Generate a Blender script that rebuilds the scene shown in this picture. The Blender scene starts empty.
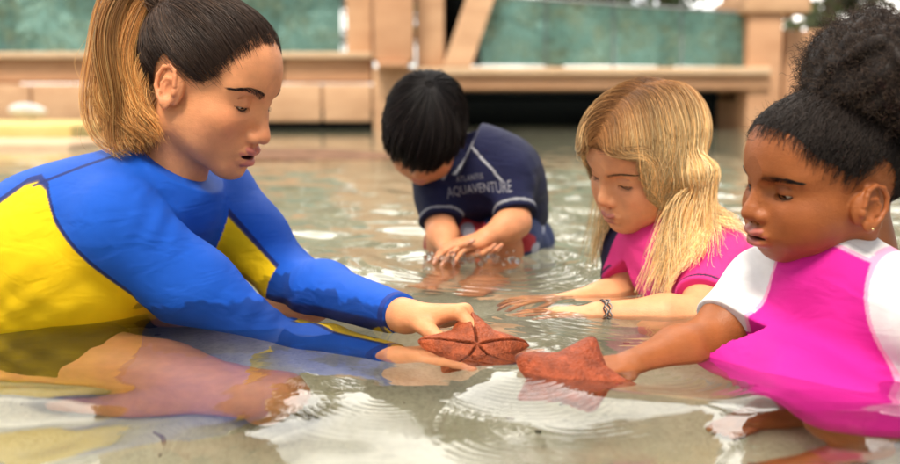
import bpy, bmesh, math, random
import numpy as np
from mathutils import Vector, Matrix, Euler, noise as mnoise
random.seed(7); np.random.seed(7)
R = math.radians
C = bpy.context.scene.collection
A = lambda *v: np.array(v, dtype=np.float64)

# ------------------------------------------------------------------ camera model (for reading positions off the 900x464 view)
CAM_Z, PITCH, FPX = 0.28, R(7.0), 1000.0
_cf = A(0, math.cos(PITCH), -math.sin(PITCH)); _cu = A(0, math.sin(PITCH), math.cos(PITCH)); _cr = A(1, 0, 0)
def P(px, py, d):
    return A(0, 0, CAM_Z) + d*_cf + (px-450)/FPX*d*_cr + (232-py)/FPX*d*_cu
def PZ(px, py, z=0.0):
    r = _cf + (px-450)/FPX*_cr + (232-py)/FPX*_cu
    return A(0, 0, CAM_Z) + r*((z-CAM_Z)/r[2])
def PW(px, py, depth):
    """world point 'depth' metres under the water seen (refracted) at a pixel"""
    s = PZ(px, py, 0.0); r = s - A(0, 0, CAM_Z); r /= np.linalg.norm(r)
    n = 1.333; h = r[:2]/n; t = np.array([h[0], h[1], -math.sqrt(1-h@h)])
    return s + t*(depth/-t[2])
def nrm(v):
    v = np.asarray(v, float); return v/np.linalg.norm(v)

# ------------------------------------------------------------------ signed distance modelling
def smin(a, b, k):
    if k <= 0: return np.minimum(a, b)
    k = k*1.4; h = np.maximum(k-np.abs(a-b), 0)/k
    return np.minimum(a, b)-h*h*h*k*(1/6.0)
class Ell:
    def __init__(s, c, r, rot=None):
        s.c = np.asarray(c, float); s.r = np.asarray(r, float)
        s.M = None if rot is None else np.array(rot.to_3x3() if hasattr(rot, 'to_3x3') else rot, float)
        m = s.r.max() if s.M is not None else s.r
        s.lo = s.c-m; s.hi = s.c+m
    def __call__(s, x, y, z):
        x = x-s.c[0]; y = y-s.c[1]; z = z-s.c[2]
        if s.M is not None:
            M = s.M
            x, y, z = (M[0,0]*x+M[1,0]*y+M[2,0]*z, M[0,1]*x+M[1,1]*y+M[2,1]*z, M[0,2]*x+M[1,2]*y+M[2,2]*z)
        a, b, c = s.r
        k0 = np.sqrt((x/a)**2+(y/b)**2+(z/c)**2)
        k1 = np.sqrt((x/a/a)**2+(y/b/b)**2+(z/c/c)**2)+1e-9
        return k0*(k0-1)/k1
class Con:
    """round cone a->b"""
    def __init__(s, a, b, ra, rb=None):
        s.a = np.asarray(a, float); s.b = np.asarray(b, float); s.ra = ra; s.rb = ra if rb is None else rb
        s.lo = np.minimum(s.a-s.ra, s.b-s.rb); s.hi = np.maximum(s.a+s.ra, s.b+s.rb)
    def __call__(s, x, y, z):
        ab = s.b-s.a; L2 = ab@ab+1e-12
        px = x-s.a[0]; py = y-s.a[1]; pz = z-s.a[2]
        t = np.clip((px*ab[0]+py*ab[1]+pz*ab[2])/L2, 0, 1)
        d = np.sqrt((px-t*ab[0])**2+(py-t*ab[1])**2+(pz-t*ab[2])**2)
        return d-(s.ra+(s.rb-s.ra)*t)
class Half:
    """keep the side where n.(p-c) < 0 (used with op 'i')"""
    def __init__(s, c, n):
        s.c = np.asarray(c, float); s.n = nrm(n); s.lo = s.hi = None
    def __call__(s, x, y, z):
        return (x-s.c[0])*s.n[0]+(y-s.c[1])*s.n[1]+(z-s.c[2])*s.n[2]
class Fn:
    def __init__(s, f, lo=None, hi=None): s.f = f; s.lo = lo; s.hi = hi
    def __call__(s, x, y, z): return s.f(x, y, z)

def bounds(ops, pad):
    lo = np.min([p.lo for o, p, k in ops if o == 'u'], axis=0)-pad
    hi = np.max([p.hi for o, p, k in ops if o == 'u'], axis=0)+pad
    return lo, hi
def evalp(ops, Pn):
    """evaluate at an N x 3 array"""
    x, y, z = Pn[:, 0], Pn[:, 1], Pn[:, 2]
    F = np.full(len(Pn), 1.0)
    for o, p, k in ops:
        if o == 'd': F = F+p(x, y, z); continue
        d = p(x, y, z)
        if o == 'u': F = smin(F, d, k)
        elif o == 's': F = -smin(-F, d, k)
        elif o == 'i': F = -smin(-F, -d, k)
    return F
def gradp(ops, Pn, e=0.0015):
    g = np.stack([evalp(ops, Pn+v)-evalp(ops, Pn-v) for v in (A(e,0,0), A(0,e,0), A(0,0,e))], 1)
    return g/(np.linalg.norm(g, axis=1, keepdims=True)+1e-9)
def isosurf(ops, res, lo=None, hi=None):
    l2, h2 = bounds(ops, 0.02)
    lo = l2 if lo is None else np.maximum(lo, l2); hi = h2 if hi is None else np.minimum(hi, h2)
    n = np.ceil((hi-lo)/res).astype(int)+1
    ax = [(lo[i]+res*np.arange(n[i])).astype(np.float32) for i in range(3)]
    F = np.full(n, 0.5, np.float32)
    for o, p, k in ops:
        if p.lo is None:
            sl = (slice(None),)*3
        else:
            m = max(k*4, 0.004)+2.5*res
            i0 = np.clip(np.floor((p.lo-m-lo)/res).astype(int), 0, n); i1 = np.clip(np.ceil((p.hi+m-lo)/res).astype(int)+1, 0, n)
            if (i1 <= i0).any(): continue
            sl = tuple(slice(a, b) for a, b in zip(i0, i1))
        x = ax[0][sl[0]][:, None, None]; y = ax[1][sl[1]][None, :, None]; z = ax[2][sl[2]][None, None, :]
        d = p(x, y, z); f = F[sl]
        if o == 'u': F[sl] = smin(f, d, k)
        elif o == 's': F[sl] = -smin(-f, d, k)
        elif o == 'i': F[sl] = -smin(-f, -d, k)
        elif o == 'd': F[sl] = f+d
    # surface nets
    S = F < 0
    c = [S[i:n[0]-1+i, j:n[1]-1+j, k:n[2]-1+k] for i in (0, 1) for j in (0, 1) for k in (0, 1)]
    tot = sum(a.astype(np.int8) for a in c)
    cell = (tot > 0) & (tot < 8)
    idx = np.argwhere(cell)
    vid = np.full(cell.shape, -1, np.int64); vid[cell] = np.arange(len(idx))
    acc = np.zeros((len(idx), 3)); cnt = np.zeros(len(idx))
    cor = [(i, j, k) for i in (0, 1) for j in (0, 1) for k in (0, 1)]
    fv = {q: F[idx[:, 0]+q[0], idx[:, 1]+q[1], idx[:, 2]+q[2]] for q in cor}
    for q in cor:
        for a in range(3):
            if q[a] == 0:
                r = list(q); r[a] = 1; r = tuple(r)
                f0, f1 = fv[q], fv[r]; m = (f0 < 0) != (f1 < 0)
                t = np.where(m, f0/(f0-f1+1e-12), 0)
                pt = np.tile(np.array(q, float), (len(idx), 1)); pt[:, a] += t
                acc[m] += pt[m]; cnt[m] += 1
    V = lo+res*(idx+acc/cnt[:, None])
    Q = []
    for a in range(3):
        b, c2 = (a+1) % 3, (a+2) % 3
        s0 = [slice(None)]*3; s1 = [slice(None)]*3
        s0[a] = slice(0, -1); s1[a] = slice(1, None)
        for t in (b, c2):
            s0[t] = slice(1, -1); s1[t] = slice(1, -1)
        A0, A1 = S[tuple(s0)], S[tuple(s1)]
        e = np.argwhere(A0 != A1)
        fl = A0[A0 != A1]
        off = np.zeros(3, int); off[b] = 1; off[c2] = 1
        e = e+off
        def g(db, dc):
            q = e.copy(); q[:, b] += db; q[:, c2] += dc
            return vid[q[:, 0], q[:, 1], q[:, 2]]
        q = np.stack([g(-1, -1), g(0, -1), g(0, 0), g(-1, 0)], 1)
        q[~fl] = q[~fl][:, ::-1]
        Q.append(q)
    Q = np.concatenate(Q)
    return V, Q[(Q >= 0).all(1)]
def relax(V, Q, it=2, lam=0.5):
    e = np.concatenate([Q[:, [0, 1]], Q[:, [1, 2]], Q[:, [2, 3]], Q[:, [3, 0]]])
    deg = np.bincount(e[:, 0], minlength=len(V))+np.bincount(e[:, 1], minlength=len(V))+1e-9
    for i in range(it):
        for l in (lam, -lam*1.03):
            s = np.stack([np.bincount(e[:, 0], V[e[:, 1], a], len(V))+np.bincount(e[:, 1], V[e[:, 0], a], len(V)) for a in range(3)], 1)
            V = V+l*(s/deg[:, None]-V)
    return V

# ------------------------------------------------------------------ mesh objects
def mesh_from(name, V, F, mat=None, parent=None, smooth=True, col=None, attrs=None):
    me = bpy.data.meshes.new(name)
    V = np.ascontiguousarray(V, np.float32)
    if isinstance(F, np.ndarray):
        m, k = F.shape
        me.vertices.add(len(V)); me.vertices.foreach_set('co', V.ravel())
        me.loops.add(m*k); me.loops.foreach_set('vertex_index', F.astype(np.int32).ravel())
        me.polygons.add(m); me.polygons.foreach_set('loop_start', np.arange(m, dtype=np.int32)*k)
        me.update(calc_edges=True)
    else:
        me.from_pydata([tuple(v) for v in V], [], F)
    if col is not None:
        ca = me.color_attributes.new('Col', 'FLOAT_COLOR', 'POINT')
        c4 = np.ones((len(V), 4), np.float32); c4[:, :3] = col
        ca.data.foreach_set('color', c4.ravel())
    for k, v in (attrs or {}).items():
        at = me.attributes.new(k, 'FLOAT', 'POINT'); at.data.foreach_set('value', np.ascontiguousarray(v, np.float32))
    if smooth: me.polygons.foreach_set('use_smooth', np.ones(len(me.polygons), bool))
    me.validate(); me.update()
    o = bpy.data.objects.new(name, me); C.objects.link(o)
    if mat is not None: me.materials.append(mat)
    if parent is not None: o.parent = parent
    return o
class MB:
    """collects islands (verts, quads, colours) into one mesh"""
    def __init__(s): s.V = []; s.F = []; s.C = []; s.n = 0
    def add(s, V, F, col=None):
        V = np.asarray(V, float); F = np.asarray(F)
        s.V.append(V); s.F.append(F+s.n); s.n += len(V)
        c = np.zeros((len(V), 3)); c[:] = (.8, .8, .8) if col is None else col
        s.C.append(c)
    def build(s, name, mat, parent=None, smooth=True):
        if len({f.shape[1] for f in s.F}) == 1: F = np.concatenate(s.F)
        else: F = [tuple(q) for f in s.F for q in f]
        return mesh_from(name, np.concatenate(s.V), F, mat, parent, smooth, np.concatenate(s.C))
    def tubes(s, paths, rad, col=None, sides=3):
        """paths N x M x 3; rad scalar / M / N x M; col N x M x 3 or 3"""
        V, F, Cc = tube_arrays(paths, rad, col, sides); s.add(V, F, Cc)
    def box(s, c, size, rotz=0, col=None, bev=0):
        x, y, z = np.array(size)/2
        if bev <= 0:
            V = np.array([(i*x, j*y, k*z) for i in (-1, 1) for j in (-1, 1) for k in (-1, 1)], float)
            F = [(0, 1, 3, 2), (4, 6, 7, 5), (0, 4, 5, 1), (2, 3, 7, 6), (0, 2, 6, 4), (1, 5, 7, 3)]
        else:
            bm = bmesh.new(); bmesh.ops.create_cube(bm, size=1)
            for v in bm.verts: v.co = Vector((v.co.x*2*x, v.co.y*2*y, v.co.z*2*z))
            bmesh.ops.bevel(bm, geom=bm.edges[:], offset=bev, segments=2, affect='EDGES', profile=.6)
            bmesh.ops.triangulate(bm, faces=bm.faces[:])
            bm.verts.index_update()
            V = np.array([v.co[:] for v in bm.verts]); F = [[v.index for v in f.verts] for f in bm.faces]; bm.free()
        ca, sa = math.cos(rotz), math.sin(rotz)
        V = np.stack([V[:, 0]*ca-V[:, 1]*sa, V[:, 0]*sa+V[:, 1]*ca, V[:, 2]], 1)+np.asarray(c, float)
        s.add(V, F, col)
def tube_arrays(paths, rad, col=None, sides=3):
    Pn = np.asarray(paths, float); N, M, _ = Pn.shape
    T = np.gradient(Pn, axis=1); T /= np.linalg.norm(T, axis=2, keepdims=True)+1e-12
    up = np.zeros_like(T); up[..., 2] = 1
    bad = np.abs(T[..., 2]) > .9; up[bad] = (1, 0, 0)
    # keep one frame per strand so the tube does not twist
    up = np.repeat(up[:, M//2:M//2+1], M, 1)
    U = np.cross(T, up); U /= np.linalg.norm(U, axis=2, keepdims=True)+1e-9
    W = np.cross(T, U)
    rad = np.broadcast_to(np.asarray(rad, float), (N, M))
    V = np.stack([Pn+rad[..., None]*(math.cos(2*math.pi*j/sides)*U+math.sin(2*math.pi*j/sides)*W) for j in range(sides)], 2)  # N M S 3
    base = (np.arange(N)[:, None, None]*M+np.arange(M-1)[None, :, None])*sides
    j = np.arange(sides)[None, None, :]; j2 = (j+1) % sides
    F = np.stack([base+j, base+j2, base+sides+j2, base+sides+j], -1).reshape(-1, 4)
    Cc = None
    if col is not None:
        Cc = np.broadcast_to(np.asarray(col, float), (N, M, 3)); Cc = np.repeat(Cc[:, :, None], sides, 2).reshape(-1, 3)
    return V.reshape(-1, 3), F, Cc
def crom(pts, n):
    """Catmull-Rom through pts -> n samples"""
    pts = np.asarray(pts, float); k = len(pts)
    t = np.linspace(0, k-1, n); i = np.minimum(t.astype(int), k-2); f = (t-i)[:, None]
    ext = np.vstack([2*pts[0]-pts[1], pts, 2*pts[-1]-pts[-2]])
    p0, p1, p2, p3 = ext[i], ext[i+1], ext[i+2], ext[i+3]
    return .5*((2*p1)+(-p0+p2)*f+(2*p0-5*p1+4*p2-p3)*f**2+(-p0+3*p1-3*p2+p3)*f**3)
def sstep(a, b, x):
    t = np.clip((x-a)/(b-a), 0, 1); return t*t*(3-2*t)
def mixc(c0, c1, t):
    return np.asarray(c0)*(1-t)[..., None]+np.asarray(c1)*t[..., None]
def vnoise(p, s, seed=0):
    """cheap smooth noise for arrays of points, about -1..1"""
    rs = np.random.RandomState(seed); r = 0
    for i in range(7):
        k = rs.randn(3)*s*(.6+.2*i); r = r+np.sin(p[..., 0]*k[0]+p[..., 1]*k[1]+p[..., 2]*k[2]+rs.rand()*6.28)
    return r/3.5
def frame(fwd, up):
    """matrix whose columns are forward(+X), left(+Y), up(+Z)"""
    f = nrm(fwd); l = nrm(np.cross(up, f)); u = np.cross(f, l)
    return np.stack([f, l, u], 1)
def tag(o, label=None, cat=None, group=None, kind=None):
    if label: o['label'] = label
    if cat: o['category'] = cat
    if group: o['group'] = group
    if kind: o['kind'] = kind
    return o
def empty(name, loc, label=None, cat=None, group=None):
    o = bpy.data.objects.new(name, None); o.empty_display_size = .05; C.objects.link(o)
    o.location = loc
    return tag(o, label, cat, group)
def adopt(root, o):
    """parent o (built in world coordinates) under root"""
    o.parent = root; o.matrix_parent_inverse = Matrix.Translation(root.location).inverted()
    return o

# ------------------------------------------------------------------ materials
MATS = {}
def newmat(name):
    m = bpy.data.materials.new(name); m.use_nodes = True
    nt = m.node_tree; b = nt.nodes['Principled BSDF']; MATS[name] = m
    return m, nt, b
def lnk(nt, a, b): nt.links.new(a, b)
def nd(nt, t, **kw):
    n = nt.nodes.new(t)
    for k, v in kw.items():
        if k in n.inputs: n.inputs[k].default_value = v
        else: setattr(n, k, v)
    return n
def mat_vcol(name, rough=.5, sss=0, sss_r=(.012, .004, .002), bump=0, bscale=300, spec=.5, noise_amt=0, nscale=60, coat=0, sheen=0, stretch=None, fold=0, fscale=16):
    """principled material driven by the mesh's own colour attribute, with procedural grain"""
    m, nt, b = newmat(name)
    at = nd(nt, 'ShaderNodeAttribute', attribute_name='Col')
    tc = nd(nt, 'ShaderNodeTexCoord')
    src = at.outputs['Color']
    if noise_amt:
        nz = nd(nt, 'ShaderNodeTexNoise', Scale=nscale, Detail=4.0); lnk(nt, tc.outputs['Object'], nz.inputs['Vector'])
        mr = nd(nt, 'ShaderNodeMapRange'); mr.inputs[1].default_value = .3; mr.inputs[2].default_value = .7
        mr.inputs[3].default_value = 1-noise_amt; mr.inputs[4].default_value = 1+noise_amt
        lnk(nt, nz.outputs['Fac'], mr.inputs[0])
        mx = nd(nt, 'ShaderNodeVectorMath', operation='SCALE'); lnk(nt, src, mx.inputs[0]); lnk(nt, mr.outputs[0], mx.inputs['Scale'])
        src = mx.outputs[0]
    lnk(nt, src, b.inputs['Base Color'])
    b.inputs['Roughness'].default_value = rough
    b.inputs['Specular IOR Level'].default_value = spec
    if sss:
        b.inputs['Subsurface Weight'].default_value = sss; b.inputs['Subsurface Radius'].default_value = sss_r
        b.inputs['Subsurface Scale'].default_value = 1.0
    if coat: b.inputs['Coat Weight'].default_value = coat; b.inputs['Coat Roughness'].default_value = .15
    if sheen: b.inputs['Sheen Weight'].default_value = sheen
    if bump:
        nz = nd(nt, 'ShaderNodeTexNoise', Scale=bscale, Detail=3.0)
        if stretch:
            mp = nd(nt, 'ShaderNodeMapping'); mp.inputs['Scale'].default_value = stretch
            lnk(nt, tc.outputs['Object'], mp.inputs['Vector']); lnk(nt, mp.outputs[0], nz.inputs['Vector'])
        else: lnk(nt, tc.outputs['Object'], nz.inputs['Vector'])
        bp = nd(nt, 'ShaderNodeBump', Strength=1.0, Distance=bump); lnk(nt, nz.outputs['Fac'], bp.inputs['Height']); lnk(nt, bp.outputs[0], b.inputs['Normal'])
        if fold:
            mp = nd(nt, 'ShaderNodeMapping'); mp.inputs['Scale'].default_value = (1.0, .55, 1.9); mp.inputs['Rotation'].default_value = (.2, .5, .3); lnk(nt, tc.outputs['Object'], mp.inputs[0])
            n2 = nd(nt, 'ShaderNodeTexNoise', Scale=fscale, Detail=2.5, Roughness=.45, Distortion=.6); lnk(nt, mp.outputs[0], n2.inputs['Vector'])
            b2 = nd(nt, 'ShaderNodeBump', Strength=1.0, Distance=fold); lnk(nt, n2.outputs['Fac'], b2.inputs['Height']); lnk(nt, b2.outputs[0], bp.inputs['Normal'])
    return m
def plain(name, col, rough=.5, spec=.5, **kw):
    m, nt, b = newmat(name); b.inputs['Base Color'].default_value = (*col, 1); b.inputs['Roughness'].default_value = rough; b.inputs['Specular IOR Level'].default_value = spec
    for k, v in kw.items(): b.inputs[k].default_value = v
    return m
plain('teeth', (.75, .70, .62), .25)
mat_vcol('eye', rough=.12, spec=.6)
plain('gold', (.7, .5, .22), .25, Metallic=1.0)
mat_vcol('print', rough=.7)
# ------------------------------------------------------------------ heads: canonical frame, +X face, +Y left, +Z up, metres
def head_ops(c=0.0, w=1.0, chin=0.0, mouth=.0015, nose=1.0, lip=1.0, eye_open=0.0, look=-25, cheek=1.0, neck=True, nx=-.045, smile=0):
    """c: 0 adult .. 1 child of about six"""
    L = lambda a, b: a+(b-a)*c
    o = []
    U = lambda p, k: o.append(('u', p, k)); S = lambda p, k: o.append(('s', p, k))
    U(Ell((-.010, 0, .030), (.097, .077*w, .082)), 0)
    U(Ell((.036, 0, L(.036, .040)), (.054, .060*w, L(.052, .056))), .03)                  # forehead
    U(Ell((.028, 0, -.022), (.062, L(.058, .060)*w, L(.078, .066))), .03)                 # mid face
    for s in (-1, 1):
        if c < .5: U(Ell((.040, s*.040*w, -.055), (.028, .020, .030)), .03)
        U(Con((.004, s*.047*w, L(-.060, -.046)), (.066+chin*.7, s*.014, L(-.094, -.080)), .020, .017), .028)   # jaw
        U(Ell((.050, s*.041*w, -.030), A(.029, .023, .024)*L(1, 1.08)*cheek), .024)        # cheekbone
        if c > .4: U(Ell((.055, s*.036, -.056), (.027, .024, .026)), .024)               # baby cheeks
        U(Con((.079, s*.012, L(.019, .020)), (.062, s*.046*w, L(.017, .018)), L(.0115, .010), .010), .018)        # brow ridge
    U(Ell((.070, 0, L(-.066, -.056)), (.027, .031, .027)), .022)                           # muzzle
    U(Ell((.075+chin, 0, L(-.099, -.083)), (.0165, .018, .0145)), .018)                          # chin
    for s in (-1, 1):
        S(Ell((.096, s*.032, L(.001, .002)), (.018, .021, .0135)), .016)                   # sockets
    # nose
    nl = L(-.041, -.030); nt = L(.1135, .1085)*1+(nose-1)*.01
    U(Con((.083, 0, .008), (nt-.012, 0, nl+.010), .0068, L(.0082, .0085)*nose), .012)
    U(Ell((nt-.0105, 0, nl+.001), A(.0115, .0105, .0098)*nose), .008)
    for s in (-1, 1):
        U(Ell((nt-.0185, s*.0118*nose, nl-.003), A(.0105, .0072, .0078)*nose), .006)
        S(Ell((nt-.0135, s*.0062*nose, nl-.0105), (.0058, .0030, .0045)), .0025)
    # lips
    lz = L(-.0725, -.0610); lx = L(.0935, .0945)
    g = mouth
    for s in (-1, 1):
        U(Ell((lx+.0010, s*.0060, lz+.0050+g), A(.0085, .0110, .0050)*lip, Euler((s*R(14), 0, 0)).to_matrix()), .005)
        U(Ell((lx-.0060, s*.0150, lz+.0016+g*.5), A(.0078, .0090, .0040)*lip, Euler((s*R(10), 0, -s*R(32))).to_matrix()), .006)
    U(Ell((lx-.0005, 0, lz-.0062-g), A(.0090, .0150, .0064)*lip), .006)
    for s in (-1, 1): U(Ell((lx-.0060, s*.0120, lz-.0046-g*.6), A(.0075, .0085, .0048)*lip, Euler((0, 0, -s*R(32))).to_matrix()), .005)
    NM = len(o)
    S(Ell((lx-.001, 0, lz-.0004), (.013, .0195, .0006+g)), .0016)
    if smile:
        for s in (-1, 1): S(Con((lx-.004, s*.012, lz-.0002), (lx-.0125, s*.0225, lz+smile), .0012, .0008), .0022)
    S(Con((lx+.0115, 0, lz+.021), (lx+.0088, 0, lz+.0125), .0020, .0024), .005)             # philtrum
    S(Ell((lx+.010, 0, lz-.0175-g), (.012, .018, .0042)), .009)                            # mentolabial fold
    # eyelids
    ez = L(0.0, .001); er = .0128
    ex = L(.0685, .0675)
    for s in (-1, 1):
        ec = A(ex, s*.0315, ez)
        U(Ell(ec, (er+.0012, er+.0036, er+.0006)), .0055)
        U(Ell(ec+A(-.004, s*.006, 0), (er, er+.001, er-.001)), .005)
        # crease above the lid
        S(Con(ec+A(.0138, -s*.010, .0078), ec+A(.0128, s*.006, .0098), .0010), .0035)
        S(Con(ec+A(.0128, s*.006, .0098), ec+A(.0050, s*.0150, .0056), .0010), .0035)
        # slit
        rot = Euler((0, R(-look), 0)).to_matrix()     # opening turned down
        d = A(math.cos(R(look)), 0, math.sin(R(look)))
        S(Ell(ec+d*.0125+A(-.001, s*.0015, 0), (.009, .0140, .0007+eye_open), Euler((s*R(3), -R(look), -s*R(-10))).to_matrix()), .0010)
    if neck:
        U(Con((-.022, 0, -.050), (nx, 0, -.165), L(.052, .043)*w, L(.055, .043)*w), .022)
        for s in (-1, 1): U(Con((-.010, s*.055*w, -.055), (-.012, s*.016, -.150), .011, .011), .02)
    # ears
    k_ = .94
    for s in (-1, 1):
        e = ear_frame(s, w)
        q = lambda u, v, n: e[0]+e[1]@(A(u*1.08, v*.88, n)*k_)           # u forward, v up, n outward
        Rm = e[1]
        U(Ell(q(0, .002, .001), A(.0165, .028, .0042)*k_, Rm), .006)
        U(Ell(q(.011, -.004, -.004), A(.010, .020, .007)*k_, Rm), .008)
        rim = [(.0125, .004), (.0095, .018), (.006, .0275), (-.003, .0325), (-.014, .027), (-.0200, .011), (-.0185, -.006), (-.010, -.020), (-.001, -.029)]
        for a, b in zip(rim[:-1], rim[1:]):
            U(Con(q(a[0], a[1], .0060), q(b[0], b[1], .0060), .0032*k_), .0018)
        U(Ell(q(.003, -.0275, .004), A(.0085, .0095, .0042)*k_, Rm), .004)                    # lobe
        S(Ell(q(.003, -.006, .0075), A(.0088, .0130, .0070)*k_, Rm), .002)                      # concha
        S(Ell(q(-.006, .0175, .0072), A(.0065, .0062, .0026)*k_, Rm), .002)                     # fossa
        an = [(.007, .013), (-.005, .0115), (-.0112, .001), (-.009, -.012)]
        for a, b in zip(an[:-1], an[1:]): U(Con(q(a[0], a[1], .0042), q(b[0], b[1], .0042), .0024*k_), .002)
        U(Ell(q(.0130, -.006, .005), A(.0042, .0062, .0036)*k_, Rm), .003)                      # tragus
    head_ops.mouth_i = NM; head_ops.lip = (lx, lz, g)
    return o
EAR = [0.0, 0.0]
def ear_frame(s, w=1.0):
    c = A(-.012+EAR[0], s*.0765*w, -.014+EAR[1])
    f = nrm(A(.97, s*.20, .10)); n = nrm(A(-.22, s*1.0, .05)); n = nrm(n-f*(n@f)); v = np.cross(f, n)*(-s) if s < 0 else np.cross(n, f)*(-1)
    if v[2] < 0: v = -v
    return c, np.stack([f, v, n], 1)
def lid_pts(c, s, look, n=15, lo=-1, hi=1, out=.0004):
    """points along the lid opening, canonical frame"""
    L = lambda a, b: a+(b-a)*c
    ec = A(L(.0685, .0675), s*.0315, L(0, .001)); r = .0146
    a = np.linspace(lo, hi, n)
    yy = s*a*.0128
    bow = -.0022*(1-a*a)                                 # a downcast lid bows down
    z = r*math.sin(R(look))+bow+s*0+.0012*a
    x = np.sqrt(np.maximum((r+out)**2*(1-(yy/(.0178))**2)-z**2, 1e-8))
    return ec+np.stack([x, yy, z], 1)

def face_colors(V, ops, c, skin, lipcol, blush, red=.5):
    """skin tones that belong to the skin: lips, cheeks, ear and nose tips, mouth lining, fine mottling"""
    lx, lz, g = head_ops.lip
    col = np.tile(np.asarray(skin, float), (len(V), 1))
    def spot(p, r, s=1): return s*np.exp(-(((V-np.asarray(p))/np.asarray(r))**2).sum(1))
    b = sum(spot((.060, s*.045, -.032), (.03, .022, .022)) for s in (-1, 1))+spot((.105, 0, -.036), (.016, .018, .014), .7)
    b = b+sum(spot((-.012, s*.083, -.012), (.022, .012, .034), .8) for s in (-1, 1))
    col = mixc(col, blush, np.clip(b*red, 0, 1))
    lo = [(o_, p, k) for o_, p, k in ops[head_ops.mouth_i-7:head_ops.mouth_i]]
    d = np.min([p(V[:, 0], V[:, 1], V[:, 2]) for _, p, k in lo], axis=0)
    m = sstep(.0016, .0002, d)*(np.abs(V[:, 1]) < .026)*(V[:, 0] > lx-.014)
    col = mixc(col, lipcol, m*.9)
    base = ops[:head_ops.mouth_i]
    din = evalp(base, V)
    inm = sstep(-.0016, -.0040, din)*(np.abs(V[:, 2]-lz) < .012)*(np.abs(V[:, 1]) < .022)*(V[:, 0] > lx-.03)
    col = mixc(col, A(.05, .012, .01), inm)
    return col
def on_surface(ops, Pn, off=0.0, it=4):
    for i in range(it):
        Pn = Pn-gradp(ops, Pn)*(evalp(ops, Pn)-off)[:, None]*.9
    return Pn
def radial(ops, Pn, o=A(.0, 0, .0), off=.0003):
    """push points out from o to where the surface is met"""
    o = np.stack([np.full(len(Pn), o[0]), np.zeros(len(Pn)), Pn[:, 2]], 1); d = Pn-o; d /= np.linalg.norm(d, axis=1, keepdims=True)
    a = np.full(len(Pn), .035); b = np.full(len(Pn), .125)
    for i in range(14):
        m = (a+b)/2; ins = evalp(ops, o+d*m[:, None]) < 0
        a = np.where(ins, m, a); b = np.where(ins, b, m)
    return o+d*(a+off)[:, None]
def brows_lashes(mb, ops, c, xf, look, col, lash=True, lw=.0008, blong=1.0, dens=130, thick=1.0, arch=.004, blen=.0085):
    """xf maps canonical points to world"""
    L = lambda a, b: a+(b-a)*c
    rs = np.random.RandomState(3)
    for s in (-1, 1):
        n = dens
        t = rs.rand(n)**.9
        x0 = A(L(.083, .080), s*.0125, L(.0145, .0150)); x1 = A(.070, s*.034, L(.0190, .0180)+arch*.6); x2 = A(.052, s*.0500, L(.0155, .0150)); x2 = x1+(x2-x1)*blong
        cv = radial(ops, crom([x0, x1, x2], 60))
        bp = cv[(t*59).astype(int)]
        wd = .0032*thick*(1-.72*t)
        bp = bp+np.stack([0*t, 0*t, (rs.rand(n)-.5)*2*wd], 1)
        dr = np.gradient(cv, axis=0)[(t*59).astype(int)]; dr /= np.linalg.norm(dr, axis=1, keepdims=True)
        dr = dr+np.stack([0*t, 0*t, .55*(1-t)-.25*(bp[:, 2]-cv[(t*59).astype(int), 2])/.003], 1); dr /= np.linalg.norm(dr, axis=1, keepdims=True)
        ln = blen*(.7+.5*rs.rand(n))*(1-.3*t)
        path = np.stack([bp+dr*(ln*u)[:, None] for u in np.linspace(0, 1, 5)], 1)
        sh = path.shape
        q = radial(ops, path.reshape(-1, 3)).reshape(sh)
        q = q+gradp(ops, q.reshape(-1, 3)).reshape(sh)*np.linspace(0, .0009, 5)[None, :, None]
        mb.tubes(xf(q.reshape(-1, 3)).reshape(sh), np.linspace(.00022, .00006, 5)*xf.s*1.3, col)
        if lash:
            base = lid_pts(c, s, look-3, 60, -.90, 1.22)
            base = on_surface(ops, base, .0002, 3); tail = base[-1]+np.outer(np.linspace(0, 1, 8)[1:], A(-.0045, s*.0028, .0006)); tail = on_surface(ops, tail, .0002, 3)
            full = np.vstack([base, tail]); mb.tubes(xf(full)[None], lw*xf.s*np.sin(np.linspace(.35, 2.9, len(full)))**.6, col, 5)
            i = rs.randint(4, 58, 46)
            b0 = base[i]; a = (i-30)/30.0
            ln = .0055+.0025*np.abs(a)
            d = np.stack([np.full(46, .75), s*(a*.75+.15), np.full(46, -.55)], 1); d /= np.linalg.norm(d, axis=1, keepdims=True)
            path = np.stack([b0+d*(ln*u)[:, None]+np.array([0, 0, 1])*(ln*u*u*.30)[:, None] for u in np.linspace(0, 1, 5)], 1)
            mb.tubes(xf(path.reshape(-1, 3)).reshape(path.shape), np.linspace(.00018, .00005, 5)*xf.s, col)
def eyeballs(xf, c, down=-.42, iris=(.02, .01, .006), white=(.62, .56, .50)):
    out = []
    for s in (-1, 1):
        ev, eq = isosurf([('u', Ell((0, 0, 0), (.0124,)*3), 0)], .0011); d_ = nrm(A(1, 0, down)); k = (ev@d_)/.0124
        cl = np.where((k > .90)[:, None], A(*iris), A(*white)); cl = np.where((k > .975)[:, None], A(.004, .004, .004), cl)
        eb = MB(); eb.add(xf(ev+A(.0685-.001*c, s*.0315, .001*c)), eq, cl); out.append(eb.build('eye', MATS['eye']))
    return out
class XF:
    def __init__(s, c, M, sc): s.c = np.asarray(c, float); s.M = np.asarray(M); s.s = sc if np.isscalar(sc) else float(np.mean(sc)); s.v = np.ones(3)*sc
    def __call__(s, V): return s.c+(V*s.v)@s.M.T
    def dir(s, d): return d@s.M.T
def head_xf(center, fwd, up, sc): return XF(center, frame(fwd, up), sc)
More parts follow.
